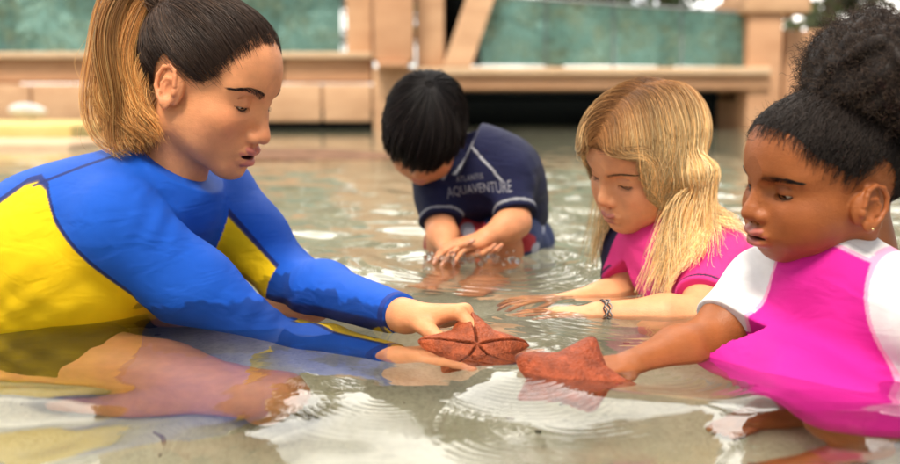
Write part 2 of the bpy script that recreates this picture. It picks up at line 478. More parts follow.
# ------------------------------------------------------------------ hands, arms, torsos
def hand_ops(o, w, f, n, thumb, s=1.0, curl=((10,15,10),)*4, spread=(6, 2, -2, -7), tcurl=(25, 15), tdir=(.62, .75, .25), nails=None, kpalm=.014):
    """w wrist, f along the palm to the fingers, n the way the palm faces, thumb: +-1 chooses the thumb side"""
    f = nrm(f); n = nrm(n-np.dot(n, f)*f); l = np.cross(n, f)*thumb
    U = lambda p, k: o.append(('u', p, k))
    q = lambda a, b, c: w+s*(a*f+b*l+c*n)
    kn = [q(.092, .027, -.002), q(.095, .008, -.004), q(.090, -.011, -.003), q(.081, -.028, 0)]
    for i, kp in enumerate(kn):
        U(Con(q(.004, .012-.008*i, 0), kp-s*.004*f, .0155*s, .0108*s), kpalm*s if i else .02*s)
    U(Ell(q(.036, .022, .008), A(.030, .015, .013)*s, np.stack([f, l, n], 1)), .012*s)
    U(Ell(q(.040, -.024, .006), A(.034, .012, .012)*s, np.stack([f, l, n], 1)), .012*s)
    seg = [(.041, .025, .021), (.046, .029, .022), (.042, .026, .021), (.033, .020, .019)]
    rad = [(.0098, .0082, .0074, .0060), (.0100, .0084, .0076, .0062), (.0094, .0080, .0072, .0058), (.0084, .0070, .0062, .0052)]
    for i in range(4):
        a = R(spread[i]); d = nrm(f*math.cos(a)+l*math.sin(a)); p = kn[i]; ang = 0; r = rad[i]
        cu = curl[i] if len(curl) > 1 else curl[0]
        for j in range(3):
            ang += R(cu[j]); v = d*math.cos(ang)+n*math.sin(ang)
            p2 = p+v*seg[i][j]*s
            U(Con(p, p2, r[j]*s, r[j+1]*s), (.006 if j == 0 else .0028)*s)
            U(Ell(p, A(1, 1, 1)*r[j]*1.05*s), .004*s)
            if j == 2 and nails is not None: nails.append((p2-v*.005*s+(-n*math.cos(ang)+d*math.sin(ang))*r[3]*s*.9, .0075*s))
            p = p2
    t = nrm(tdir[0]*f+tdir[1]*l+tdir[2]*n); ax = nrm(np.cross(t, -l*.4+n*.6+f*.5))
    def rot(v, a): return v*math.cos(a)+np.cross(ax, v)*math.sin(a)
    p = q(.018, .020, .004)
    for L_, r0, r1, a in ((.046, .0145, .0112, 0), (.034, .0108, .0098, tcurl[0]), (.027, .0096, .0066, tcurl[1])):
        t = rot(t, R(a)); p2 = p+t*L_*s
        U(Con(p, p2, r0*s, r1*s), .008*s if L_ > .04 else .004*s); p = p2
    if nails is not None: nails.append((p-t*.004*s+np.cross(t, ax)*.006*s, .0085*s))
def arm_ops(o, pts, rad, k=.02):
    for a, b, r0, r1 in zip(pts[:-1], pts[1:], rad[:-1], rad[1:]): o.append(('u', Con(a, b, r0, r1), k))
def forearm(o, e, w, re, rw, bulge=.2):
    e = np.asarray(e); w = np.asarray(w); m = e+(w-e)*.33
    o.append(('u', Con(e, m, re, re*(1+bulge*.35)), .02)); o.append(('u', Con(m, w, re*(1+bulge*.3), rw), .02))
def slabs(o, lv, lat, k=.07, grow=0.0):
    """torso from levels (centre, half width, radius); lat = body's left"""
    prev = None
    for i, (c, wd, r) in enumerate(lv):
        c = np.asarray(c, float); l = lat[i] if isinstance(lat, list) else lat
        a, b = c-l*(wd-r), c+l*(wd-r)
        o.append(('u', Con(a, b, r+grow), k))
        if prev:
            for p, q in ((prev[0], a), (prev[1], b), ((prev[0]+prev[1])/2, (a+b)/2)): o.append(('u', Con(p, q, prev[2]+grow, r+grow), k))
        prev = (a, b, r)
def make_iso(mb, ops, res, colf=None, it=2, lo=None, hi=None, xf=None):
    V, Q = isosurf(ops, res, lo, hi); V = relax(V, Q, it)
    col = colf(V) if callable(colf) else colf
    mb.add(V if xf is None else xf(V), Q, col)
    return V, Q
def skin_tone(base, nails, nailcol, warm=None):
    def f(V):
        c = np.tile(np.asarray(base, float), (len(V), 1))
        for p, r in nails or []:
            d = np.linalg.norm(V-p, axis=1)
            if warm is not None: c = mixc(c, warm, .5*np.exp(-(d/(r*2.2))**2))
            c = mixc(c, nailcol, sstep(r*.85, r*.6, d)*.8)
        return c
    return f

# ------------------------------------------------------------------ hair helpers
def strand_cols(rs, n, m, root, tip, var=.25, start=.2, end=.9, streak=None, sfrac=.3):
    t = np.linspace(0, 1, m); g = sstep(start, end, t)
    c = np.asarray(root)*(1-g[:, None])+np.asarray(tip)*g[:, None]
    c = np.repeat(c[None], n, 0)*(1+var*rs.randn(n, 1, 1)).clip(.35, 2)
    if streak is not None:
        k = rs.rand(n) < sfrac; w = sstep(.05, .5, t)[None, :, None]*(.5+.5*rs.rand(n, 1, 1))
        c[k] = c[k]*(1-w[k])+np.asarray(streak)*w[k]
    return c

skin_light = mat_vcol('fair_skin', rough=.46, sss=.18, sss_r=(.010, .0035, .0018), bump=.00042, bscale=680, spec=.28, noise_amt=.11, nscale=46, fold=.0004, fscale=120)
skin_dark = mat_vcol('brown_skin', rough=.42, sss=.10, sss_r=(.008, .0030, .0012), bump=.00042, bscale=680, spec=.28, noise_amt=.11, nscale=46, fold=.0004, fscale=120)
hair_mat = mat_vcol('hair', rough=.50, spec=.25)
black_hair = mat_vcol('black_hair', rough=.5, spec=.13)
scalp_mat = mat_vcol('scalp', rough=.85, spec=.05)
curl_mat = mat_vcol('curly_hair', rough=.6, spec=.25)
lycra = mat_vcol('stretch_fabric', rough=.55, bump=.0010, bscale=2200, spec=.15, noise_amt=.05, nscale=18, fold=.0075, fscale=17)
cotton = mat_vcol('swim_fabric', rough=.62, bump=.0016, bscale=1500, spec=.18, noise_amt=.08, nscale=25, fold=.008, fscale=20)

def segdist(V, a, b):
    ab = b-a; t = np.clip(((V-a)@ab)/(ab@ab), 0, 1); return np.linalg.norm(V-a-t[:, None]*ab, axis=1), t
# ================================================================== woman
def build_woman():
    root = empty('person', (-.55, 1.38, -.26), 'kneeling woman with a ponytail in a blue and yellow rash guard, holding a starfish', 'person')
    SK, BL = (.62, .265, .120), (.62, .185, .09)
    body = MB(); hairmb = MB()
    # head
    look = -33
    ops = head_ops(0, .97, mouth=.0036, smile=.002, lip=1.2, nose=1.05, look=look, eye_open=.0017, cheek=1.04, nx=-.012)
    xf = head_xf(P(210, 81, 1.385), (.875, -.275, -.40), (.05, -.03, 1), .985)
    V, Q = isosurf(ops, .0012); V = relax(V, Q, 2)
    body.add(xf(V), Q, face_colors(V, ops, 0, SK, (.46, .135, .105), BL))
    brows_lashes(hairmb, ops, 0, xf, look, (.025, .014, .010), dens=260, thick=1.8, lw=.0011)
    teeth = MB(); make_iso(teeth, [('u', Ell((.0875, 0, -.0690), (.006, .014, .0035)), 0)], .0012, (.75, .70, .62), xf=xf)
    # body levels
    lat = nrm(A(.10, .27, -.02))
    neck = [xf(A(-.019, 0, -.085)), xf(A(-.012, 0, -.178))]
    lv = [(A(-.63, 1.48, -.19), .17, .115), (A(-.645, 1.475, -.09), .155, .105), (A(-.590, 1.445, .010), .148, .100),
          (A(-.510, 1.405, .088), .155, .090), (A(-.450, 1.41, .128), .120, .058), (neck[1], .056, .052)]
    SR, SL = A(-.432, 1.285, .128), A(-.365, 1.545, .145)          # shoulders
    ER, WR = A(-.226, 1.318, -.052), PW(390, 353, .030)
    EL, WL = A(-.232, 1.475, .018), P(401, 315, 1.255)
    neck = [xf(A(-.019, 0, -.085)), xf(A(-.012, 0, -.178))]; print('neck', neck)
    g = []
    slabs(g, lv, lat, .06)
    g.append(('u', Con(A(-.47, 1.33, .05), A(-.47, 1.42, .045), .062, .060), .05))                 # bust
    for S_, c in ((SR, 1), (SL, -1)):
        g.append(('u', Con(A(-.462, 1.41, .118)-lat*.07*c, S_, .066, .058), .04))
    arm = []
    for S_, E_, W_ in ((SR, ER, WR), (SL, EL, WL)):
        m = S_+(E_-S_)*.45
        arm += [('u', Con(S_, m, .060, .052), .03), ('u', Con(m, E_, .052, .041), .03)]
        m2 = E_+(W_-E_)*.3
        arm += [('u', Con(E_, m2, .041, .0425), .03), ('u', Con(m2, W_, .0425, .0275), .03)]
    g += arm
    g.append(('u', Con(neck[1], neck[0]*.80+neck[1]*.20, .056, .0550), .03))
    # fabric folds at waist and shoulder
    def folds(x, y, z):
        a = np.sin((x*.55+z*.9)*150+3*np.sin(y*22+x*14))*np.exp(-(((x+.60)/.10)**2+((z-.02)/.06)**2))
        b = np.sin((x*.8+z*.5)*120+2.5*np.sin(z*30+y*15))*np.exp(-(((x+.47)/.07)**2+((z-.06)/.07)**2))*(y < 1.40)
        c = np.sin((x-z*.6)*170+2*np.sin(y*40))*np.exp(-(((x+.37)/.035)**2+((z-.14)/.04)**2))
        e = np.sin((x*.9-z*.7)*190+2*np.sin(y*30+z*25))*np.exp(-(((x+.245)/.05)**2+((z-.02)/.05)**2))
        w = np.sin(x*37+z*29+2*np.sin(y*19))*.35+.5*np.sin(x*95-z*60+3*np.sin(x*21+y*17))*np.exp(-(((x+.27)/.10)**2))+.5*np.sin(z*110+x*50+2.5*np.sin(y*33))*np.exp(-(((x+.43)/.05)**2+((z-.13)/.06)**2))
        h_ = np.sin((z*.95-x*.30)*185+2.2*np.sin(x*17)+1.2*np.sin(z*31+x*9))*np.exp(-(((x+.60)/.13)**2+((z-.045)/.055)**2))*(y < 1.42)
        return (.0012*h_+.0014*a+.0011*b+.0009*c+.0007*e+.0005*w).astype(np.float32)
    g.append(('d', Fn(folds), 0))
    for c_, n_ in ((WR, nrm(WR-ER)), (WL, nrm(WL-EL))):
        cut = Fn(lambda x, y, z, c_=c_, n_=n_: np.minimum(.048-np.sqrt((x-c_[0])**2+(y-c_[1])**2+(z-c_[2])**2)*1.0, 9)*0+np.where((x-c_[0])**2+(y-c_[1])**2+(z-c_[2])**2 < .048**2, (x-c_[0])*n_[0]+(y-c_[1])*n_[1]+(z-c_[2])*n_[2], -1))
        cut.lo = cut.hi = None
        g.append(('i', cut, .002))
    nn = nrm(nrm(neck[0]-neck[1])+A(.34, -.05, 0)); nc = neck[0]*.55+neck[1]*.45
    cut = Fn(lambda x, y, z: np.where((x-nc[0])**2+(y-nc[1])**2+(z-nc[2])**2 < .10**2, (x-nc[0])*nn[0]+(y-nc[1])*nn[1]+(z-nc[2])*nn[2], -1)); cut.lo = cut.hi = None
    g.append(('i', cut, .003))
    g.append(('i', Half(A(-.64, 1.39, -.085), A(-.1, 0, -1)), .004))
    BLUE, YEL, NAVY = A(.008, .090, .52), A(.92, .60, .006), A(.012, .02, .12)
    V, Q = isosurf(g, .0021); V = relax(V, Q, 2)
    # panels: measured as distances to the sleeves' axes and along the torso
    def segd(a, b, P_):
        ab = b-a; t = np.clip(((P_-a)@ab)/(ab@ab), 0, 1); return np.linalg.norm(P_-a-t[:, None]*ab, axis=1), t
    dR, tR = segd(SR, ER, V); dL, tL = segd(SL, EL, V); dRf, tRf = segd(ER, WR, V); dLf, tLf = segd(EL, WL, V)
    near = V@lat < A(-.50, 1.405, 0)@lat
    bx = A(-.80, -.576, -.545, -.530, -.514, -.493, -.449, -.405, -.385, -.2)
    bz = A(.10, .160, .186, .190, .180, .140, .088, .042, -.12, -.3)
    f = (np.interp(V[:, 0], bx, bz)-V[:, 2])*.72
    f = np.where(near, f, -.02)
    # yellow strips along the underside of both sleeves
    for S_, E_, W_, d1, t1, d2, t2 in ((SL, EL, WL, dL, tL, dLf, tLf), (SR, ER, WR, dR, tR, dRf, tRf)):
        a1 = nrm(E_-S_); u = nrm(np.cross(a1, A(0, 1, 0))); u = u if u[2] < 0 else -u
        wv = nrm(A(-.62, -.55, -.55))
        ang1 = ((V-S_)-((V-S_)@a1)[:, None]*a1)@wv/np.maximum(d1, .001)
        a2 = nrm(W_-E_)
        wv2 = nrm(A(-.35, -.85, -.35)) if S_ is SL else nrm(A(.55, .55, .65))
        ang2 = ((V-E_)-((V-E_)@a2)[:, None]*a2)@wv2/np.maximum(d2, .001)
        onup = (d1 < .068) & (t1 > .12) & (d1 < d2+.001)
        onlo = (d2 < .056) & (d2 <= d1+.001)
        st1 = (ang1-.35)*.05 if S_ is SL else -np.ones(len(V))
        st2 = (ang2-(.93 if S_ is SL else .74))*.05
        f = np.where(onup & (S_ is SL), np.maximum(-.05, st1), f)
        f = np.where(onlo, st2, f)
    col = mixc(np.tile(BLUE, (len(V), 1)), YEL, sstep(-.0008, .0008, f))
    seam = sstep(.0042, .0026, np.abs(f+.0015))
    col = mixc(col, NAVY, seam*.92)
    d_s, _ = segdist(np.stack([V[:, 0], 0*V[:, 0], V[:, 2]], 1), A(-.533, 0, .183), A(-.44, 0, .222)); col = mixc(col, NAVY, sstep(.0024, .0014, d_s)*near*(V[:, 1] < 1.44)*.9)
    # collar seam, cuffs
    dc = (V-nc)@nn; rc = np.linalg.norm(V-nc-dc[:, None]*nn, axis=1)
    col = mixc(col, BLUE*.75, (sstep(.0030, .0018, np.abs(dc+.034)))*(rc < .075))
    for W_, E_ in ((WR, ER), (WL, EL)):
        n_ = nrm(W_-E_); dd = (V-W_)@n_; rr = np.linalg.norm(V-W_-dd[:, None]*n_, axis=1)
        col = mixc(col, NAVY*1.6, sstep(.006, .0045, np.abs(dd+.006))*(rr < .05)*.8)
    # soaked cloth is darker: a wet edge creeping up the sleeves from the water
    wl = .034+.010*vnoise(V, 38, 2)+.004*vnoise(V, 150, 4)
    wet = sstep(wl+.002, wl-.002, V[:, 2])*(((dR < .075) & (tR > .3)) | (dRf < .06) | (dLf < .06) | ((dL < .07) & (tL > .5)))
    col = col*(1-.50*wet[:, None])
    guard = mesh_from('rash_guard', V, Q, lycra, None, True, col)
    # hands
    nails = []
    h = []
    wr = WR-nrm(WR-ER)*.03
    h.append(('u', Con(wr, WR+nrm(WR-ER)*.012, .0255, .0215), .01))
    # near hand: palm up under the starfish, thumb lying along its near edge
    hR = WR+nrm(WR-ER)*.014
    hand_ops(h, hR, A(.97, .12, -.06), A(.05, .35, .93), -1, .90, curl=((6, 10, 8), (4, 10, 8), (2, 8, 6), (0, 8, 6)), spread=(2, 1, -1, -4),
             tdir=(.66, .75, -.10), tcurl=(-6, -4), nails=nails)
    make_iso(body, h, .0012, skin_tone(A(*SK)*1.03, nails, (.70, .42, .34), (.60, .27, .20)))
    h = []; nails = []
    wl_ = WL-nrm(WL-EL)*.03
    h.append(('u', Con(wl_, WL+nrm(WL-EL)*.012, .0255, .0215), .01))
    hL = WL+nrm(WL-EL)*.012
    hand_ops(h, hL, A(.93, -.30, .10), A(.10, -.25, -.95), 1, .84, curl=((48, 30, 10), (60, 50, 25), (66, 55, 25), (66, 55, 25)), spread=(8, 2, -3, -8),
             tdir=(.78, .50, .45), tcurl=(14, 8), nails=nails)
    make_iso(body, h, .0012, skin_tone(A(*SK)*1.03, nails, (.70, .42, .34), (.60, .27, .20)))
    # legs, kneeling under the water
    lg = []
    HR, KR = A(-.60, 1.375, -.150), PW(258, 396, .175)
    HL, KL = A(-.57, 1.57, -.150), A(-.225, 1.56, -.150)
    for H_, K_, fo in ((HR, KR, A(-.55, 1.26, -.225)), (HL, KL, A(-.56, 1.58, -.225))):
        lg += [('u', Con(H_, H_+(K_-H_)*.5, .088, .078), .03), ('u', Con(H_+(K_-H_)*.5, K_, .078, .056), .03),
               ('u', Ell(K_+A(.006, 0, .004), (.052, .055, .056)), .03),
               ('u', Con(K_+A(0, 0, -.028), K_+(fo-K_)*.4+A(0, 0, -.012), .046, .052), .03), ('u', Con(K_+(fo-K_)*.4+A(0, 0, -.012), fo, .052, .034), .03),
               ('u', Con(fo, fo+A(-.10, 0, -.008), .034, .026), .02)]
    make_iso(body, lg, .0035, skin_tone(A(*SK)*.80, [], SK))
    sh = []
    for H_, K_ in ((HR, KR), (HL, KL)):
        sh += [('u', Con(H_+A(-.03, 0, .02), H_+(K_-H_)*.36, .098, .092), .04)]
    slabs(sh, [(A(-.65, 1.48, -.17), .172, .120), (A(-.66, 1.475, -.085), .160, .110)], lat, .05)
    sh.append(('d', Fn(lambda x, y, z: (.0022*np.sin(x*60+z*90+2*np.sin(y*40))).astype(np.float32)), 0))
    for H_, K_ in ((HR, KR), (HL, KL)):
        n_ = nrm(K_-H_); c_ = H_+(K_-H_)*.40
        cut = Fn(lambda x, y, z, c_=c_, n_=n_: (x-c_[0])*n_[0]+(z-c_[2])*n_[2]); cut.lo = cut.hi = None
        sh.append(('i', cut, .004))
    sh.append(('i', Half(A(-.65, 1.39, -.06), A(-.2, 0, 1)), .004))
    shorts = MB(); make_iso(shorts, sh, .0035, (.020, .015, .010))
    # ---------------- hair: pulled back tight into a high ponytail
    rs = np.random.RandomState(11)
    cap = [('u', Ell((-.012, 0, .032), (.0995, .0785, .0845)), 0), ('u', Ell((.030, 0, .040), (.0575, .0615, .0535)), .03)]
    tie = A(-.106, -.008, .078)
    def hairline(t):
        """t 0 forehead middle .. 1 nape, right (camera) side given by s"""
        K = np.array([(.070, 0, .086), (.067, .022, .084), (.061, .040, .070), (.052, .054, .052), (.043, .0615, .033), (.032, .0680, .016), (.021, .0725, .012), (.012, .0750, .016), (.002, .0765, .027),
                      (-.012, .0770, .032), (-.034, .075, .018), (-.052, .064, -.026), (-.066, .046, -.050), (-.074, .022, -.062), (-.076, 0, -.066)])
        return crom(K, 400)[(np.clip(t, 0, 1)*399).astype(int)]
    def shell(Pn, off): return on_surface(ops_cap, Pn, off, 3)
    ops_cap = [('u', Ell((-.010, 0, .030), (.0985, .0780, .0830)), 0), ('u', Ell((.034, 0, .036), (.0545, .0605, .0525)), .03), ('u', Ell((.020, 0, -.022), (.060, .0590, .070)), .03),
               ('u', Con((-.022, 0, -.050), (-.040, 0, -.13), .052, .052), .022)]
    n, m = 5200, 16
    t = rs.rand(n); sd = np.where(rs.rand(n) < .72, -1, 1)
    rt = hairline(t)+rs.randn(n, 3)*A(.0045, .004, .0055); rt[:, 1] *= sd
    inn = rs.rand(n)**1.9*.55                       # roots scattered inside the hairline too
    u = np.linspace(0, 1, m)
    tq = tie+rs.randn(n, 3)*.0085
    path = rt[:, None]*(1-(inn[:, None]+(1-inn[:, None])*u)[..., None])+tq[:, None]*((inn[:, None]+(1-inn[:, None])*u)[..., None])
    off = (.0015+.0055*rs.rand(n)[:, None]*1.0)*np.minimum(1, u*5+.15)[None, :]
    flat = path[:, :-2].reshape(-1, 3)
    c0 = A(-.010, 0, .025); flat = c0+(flat-c0)/np.linalg.norm(flat-c0, axis=1, keepdims=True)*.105
    for i in range(6): flat = flat-gradp(ops_cap, flat)*(evalp(ops_cap, flat)-off[:, :-2].reshape(-1))[:, None]
    path[:, :-2] = flat.reshape(n, m-2, 3)
    wob = rs.randn(n, 1, 3)*.0010*np.sin(u*6+rs.rand(n, 1)*6)[..., None]*np.minimum(1, u*3)[None, :, None]
    path = path+wob
    cl = strand_cols(rs, n, m, (.032, .017, .011), (.060, .030, .016), .30, .2, 1.0, (.12, .06, .028), .10)
    hairmb.tubes(xf(path.reshape(-1, 3)).reshape(path.shape), (.00010+.00036*np.minimum(1, u*3))*np.where(rs.rand(n, 1) < .3, 1.3, 1), cl)
    # scalp cap under the strands
    Vc, Qc = isosurf([('u', Ell((-.010, 0, .030), (.0980, .0775, .0828)), 0), ('u', Ell((.034, 0, .038), (.0545, .0605, .0525)), .03), ('u', Ell((.020, 0, -.022), (.058, .0580, .068)), .03)], .0025)
    hl = hairline(np.linspace(0, 1, 300))
    dv = Vc-A(-.01, 0, .025); hv = hl-A(-.01, 0, .025)
    az = np.arctan2(np.abs(dv[:, 1]), dv[:, 0]); el = np.arctan2(dv[:, 2], np.hypot(dv[:, 0], dv[:, 1]))
    haz = np.arctan2(hv[:, 1], hv[:, 0]); hel = np.arctan2(hv[:, 2], np.hypot(hv[:, 0], hv[:, 1])); oo = np.argsort(haz)
    lim = np.interp(az, haz[oo], hel[oo])
    keep = (el > lim+.15)[Qc].all(1)
    used = np.unique(Qc[keep]); mp = -np.ones(len(Vc), int); mp[used] = np.arange(len(used))
    hairmb.add(xf(Vc[used]), mp[Qc[keep]], (.020, .012, .009))
    # flyaway baby hairs along the forehead and in front of the ear
    nb = 520; tb = rs.rand(nb)*.46; b0 = hairline(tb); b0[:, 1] *= np.where(rs.rand(nb) < .75, -1, 1)
    b0 = on_surface(ops, b0+rs.randn(nb, 3)*.003, .0006, 4)
    dr = rs.randn(nb, 3)*.45+nrm(A(-.5, 0, .5))+A(.1, 0, -.25)*(tb > .3)[:, None]; g_ = gradp(ops, b0); dr = dr-(dr*g_).sum(1)[:, None]*g_*.7+g_*.12
    dr /= np.linalg.norm(dr, axis=1, keepdims=True); ln = .008+.016*rs.rand(nb)
    uu = np.linspace(0, 1, 7); pb = b0[:, None]+dr[:, None]*(ln[:, None]*uu)[..., None]+rs.randn(nb, 1, 3)*.004*(uu**2)[None, :, None]
    hairmb.tubes(xf(pb.reshape(-1, 3)).reshape(pb.shape), np.linspace(.00020, .00008, 7), (.035, .02, .013))
    # ponytail, in world space: up from the tie, over, then down behind the shoulder
    tw = xf(tie)
    gd = [tw, P(150, -16, 1.40), P(132, 8, 1.385), P(122, 50, 1.37), P(119, 88, 1.355), P(126, 122, 1.345), P(140, 150, 1.335)]
    n, m = 3000, 30
    core = crom(gd, m)
    u = np.linspace(0, 1, m)
    fw = .012+.034*np.sin(np.clip(u*1.25, 0, 1)*math.pi*.62)*(1-.55*sstep(.55, 1, u))
    disk = rs.randn(n, 2); disk /= np.linalg.norm(disk, axis=1, keepdims=True); disk *= np.sqrt(rs.rand(n, 1))
    T = np.gradient(core, axis=0); T /= np.linalg.norm(T, axis=1, keepdims=True)
    side_ = np.cross(T, A(0, 1, 0)); side_ /= np.linalg.norm(side_, axis=1, keepdims=True); dep = np.cross(side_, T)
    lock = (rs.rand(n)*26).astype(int); lc = rs.randn(26, 2)*.55; ph = rs.rand(26)*6.28
    d2 = disk*.34+lc[lock]*.72
    path = core[None]+(fw[None, :, None])*(d2[:, 0][:, None, None]*side_[None]*1.15+d2[:, 1][:, None, None]*dep[None]*.9)
    amp = .014*u**1.3
    path = path+(amp*np.sin(u*11+ph[lock][:, None]))[..., None]*side_[None]+(amp*np.cos(u*8+ph[lock][:, None]))[..., None]*dep[None]*.8
    path = path+rs.randn(n, 1, 3)*.003*u[None, :, None]
    ends = .72+.28*rs.rand(n)**.6                              # uneven length
    ui = (u[None]*ends[:, None])*(m-1); i0 = np.minimum(ui.astype(int), m-2); fr = (ui-i0)[..., None]
    path = path[np.arange(n)[:, None], i0]*(1-fr)+path[np.arange(n)[:, None], i0+1]*fr
    cl = strand_cols(rs, n, m, (.050, .024, .012), (.50, .215, .055), .30, .0, .45, (.85, .50, .18), .42)
    cl = cl*(.45+.95*rs.rand(26)[lock])[:, None, None]
    hairmb.tubes(path, np.linspace(.00042, .00024, m), cl)
    # loose stray hairs round the tail
    n2 = 50; k = rs.randint(0, n, n2); pp = path[k]+(rs.randn(n2, 1, 3)*A(.03, .02, .02))*(u**1.2)[None, :, None]+.008*np.sin(u*7+rs.rand(n2, 1)*6)[..., None]
    hairmb.tubes(pp, .00016, cl[k])
    for o in (*eyeballs(xf, 0, -.55), body.build('body', skin_light), hairmb.build('hair', hair_mat), guard, shorts.build('shorts', cotton), teeth.build('teeth', MATS['teeth'])): adopt(root, o)
    return dict(WR=WR, hR=hR, hL=hL)
# ================================================================== girl in pink and white
def cutter(c, n, r):
    """plane cut that only acts within r of c"""
    n = nrm(n); c = np.asarray(c)
    f = Fn(lambda x, y, z: np.where((x-c[0])**2+(y-c[1])**2+(z-c[2])**2 < r*r, (x-c[0])*n[0]+(y-c[1])*n[1]+(z-c[2])*n[2], -1)); f.lo = f.hi = None
    return ('i', f, .002)
def segdist(V, a, b):
    ab = b-a; t = np.clip(((V-a)@ab)/(ab@ab), 0, 1); return np.linalg.norm(V-a-t[:, None]*ab, axis=1), t
def build_puff_girl():
    root = empty('person', (.52, 1.15, -.26), 'crouching girl with a big dark hair puff in a pink and white swim top', 'person')
    SK, BL = A(.27, .084, .024), A(.29, .072, .022)
    body = MB(); hm = MB()
    look = -24
    EAR[:] = [.016, -.010]
    ops = head_ops(1, 1.0, chin=-.010, mouth=.0022, smile=.004, lip=1.12, nose=1.08, look=look, eye_open=.0022, cheek=1.02)
    xf = head_xf(P(830, 176, 1.15), (-.93, -.22, -.15), (-.03, -.12, 1), A(1.02, .98, .87))
    V, Q = isosurf(ops, .00115); V = relax(V, Q, 2)
    body.add(xf(V), Q, face_colors(V, ops, 1, SK, (.36, .105, .085), BL, .4))
    brows_lashes(hm, ops, 1, xf, look, (.012, .008, .006), dens=240, thick=1.9, arch=.002, blen=.007, blong=.75, lw=.0009)
    eyes = eyeballs(xf, 1)
    teeth = MB(); make_iso(teeth, [('u', Ell((.0905, 0, -.0580), (.006, .013, .0030)), 0)], .0012, (.75, .70, .62), xf=xf)
    lat = nrm(A(.50, -.85, 0)); f_ = A(-.85, -.50, 0)
    nb = A(.444, 1.142, .100)
    lv = [(A(.545, 1.20, -.17), .12, .095), (A(.520, 1.18, -.08), .105, .085), (A(.495, 1.165, .0), .110, .080), (A(.480, 1.160, .040), .104, .056), (nb+A(0, .01, -.012), .046, .042)]
    SR, SL = nb-lat*.100+A(0, 0, -.040), nb+lat*.105+A(0, 0, -.040)
    HD = A(.160, 1.050, .004)
    ER, WR = A(.300, 1.170, -.004), A(.203, 1.083, -.004)
    EL, WL = SL+A(.10, .02, -.13), SL+A(.04, .08, -.22)
    hc = xf(A(-.028, 0, -.085))
    g = []; slabs(g, lv, lat, .05)
    for S_, E_ in ((SR, ER), (SL, EL)):
        g.append(('u', Con(nb*.6+S_*.4+A(0, .01, -.036), S_, .042, .044), .035)); g.append(('u', Con(S_, S_+(E_-S_)*.75, .045, .040), .03))
    nc = nb+(hc-nb)*.62; print('collar', hc, nb, nn if False else 0); nn = nrm(hc-nb)
    g.append(('u', Con(nb-nrm(hc-nb)*.006, nb+(hc-nb)*.9, .0520, .0470), .008))
    # tights over the bent knees, the top's hem floating over them
    KR, KL = PW(752, 358, .035), PW(850, 404, .060)
    for H_, K_ in ((A(.53, 1.24, -.16), KR), (A(.57, 1.12, -.16), KL)):
        g.append(('u', Con(H_, K_, .080, .054), .06))
    g.append(('u', Con(KR, KL, .050, .050), .05)); g.append(('u', Con((KR+KL)/2, A(.55, 1.18, -.15), .055, .09), .05))
    def folds(x, y, z):
        a = np.sin((z*1.0+x*.35)*150+2.5*np.sin(x*30+y*10))*np.exp(-((z+.035)/.035)**2)
        b = np.sin((x*.7-y*.7+z*.4)*95+2*np.sin(z*40))*np.exp(-(((z-.03)/.05)**2))
        return (.0012*a+.0006*b).astype(np.float32)
    g.append(('d', Fn(folds), 0))
    g.append(cutter(nc, nn, .085))
    for S_, E_ in ((SR, ER), (SL, EL)): g.append(cutter(S_+(E_-S_)*.66, E_-S_, .075))
    V, Q = isosurf(g, .0021); V = relax(V, Q, 2)
    PINK, WHITE, LP = A(.66, .017, .30), A(.82, .80, .80), A(.90, .38, .58)
    # raglan: white sleeves and collar, pink body
    fr = (V-nb)@lat
    rs_ = (V-(nb-lat*.040))@nrm(-lat*1.0+A(0, 0, .22)); ls_ = (V-(nb+lat*.071))@nrm(lat*1.0+A(0, 0, .42))
    dn = (V-nb)@nn; rn = np.linalg.norm(V-nb-dn[:, None]*nn, axis=1)
    nv = nrm(A(.20, .10, .97)); dv_ = (V-nb)@nv; rv = np.linalg.norm(V-nb-dv_[:, None]*nv, axis=1); rt_ = evalp([('u', Con(nb-nn*.006, nb+(hc-nb)*.9, .0520, .0470), 0)], V); col_ = np.minimum(.0115-rt_, dn+.007)
    w = np.maximum(np.maximum(rs_, ls_), col_)
    kn = np.minimum(segdist(V, A(.53, 1.24, -.16), KR)[0], segdist(V, A(.57, 1.12, -.16), KL)[0]) < .082
    w = np.where((V[:, 2] < -.045) | kn & (V[:, 2] < .02), -.05, w)
    col = mixc(np.tile(PINK, (len(V), 1)), WHITE, sstep(-.0008, .0008, w))
    col = mixc(col, LP, sstep(.0032, .0018, np.abs(w+.001)))
    d1, t1 = segdist(V, SR, ER); col = mixc(col, WHITE*.9, sstep(.003, .002, np.abs(t1-.56)*.13)*(d1 < .055))
    col = mixc(col, WHITE*.88, sstep(.0016, .0008, np.abs(dn-.002))*(rt_ < .011))
    guard = mesh_from('rash_guard', V, Q, lycra, None, True, col)
    # right arm and hand on the starfish
    nails = []; a = []
    arm_ops(a, [SR, SR+(ER-SR)*.5, ER], [.036, .034, .0285], .02); forearm(a, ER, WR, .0290, .0195)
    hand_ops(a, WR, A(-.84, -.54, .06), A(-.18, .22, -.95), -1, .62, curl=((14, 18, 14), (16, 20, 14), (18, 22, 16), (20, 24, 16)), spread=(8, 2, -4, -10), tdir=(.72, .62, -.05), nails=nails)
    make_iso(body, a, .0014, skin_tone(SK, nails, (.52, .27, .17), A(.34, .14, .07)))
    a = []
    arm_ops(a, [SL, EL, WL], [.036, .030, .020]); hand_ops(a, WL, WL-EL, A(0, 0, -1), 1, .62)
    make_iso(body, a, .0026, skin_tone(SK, [], SK))
    # shins and feet under the knees
    a = []
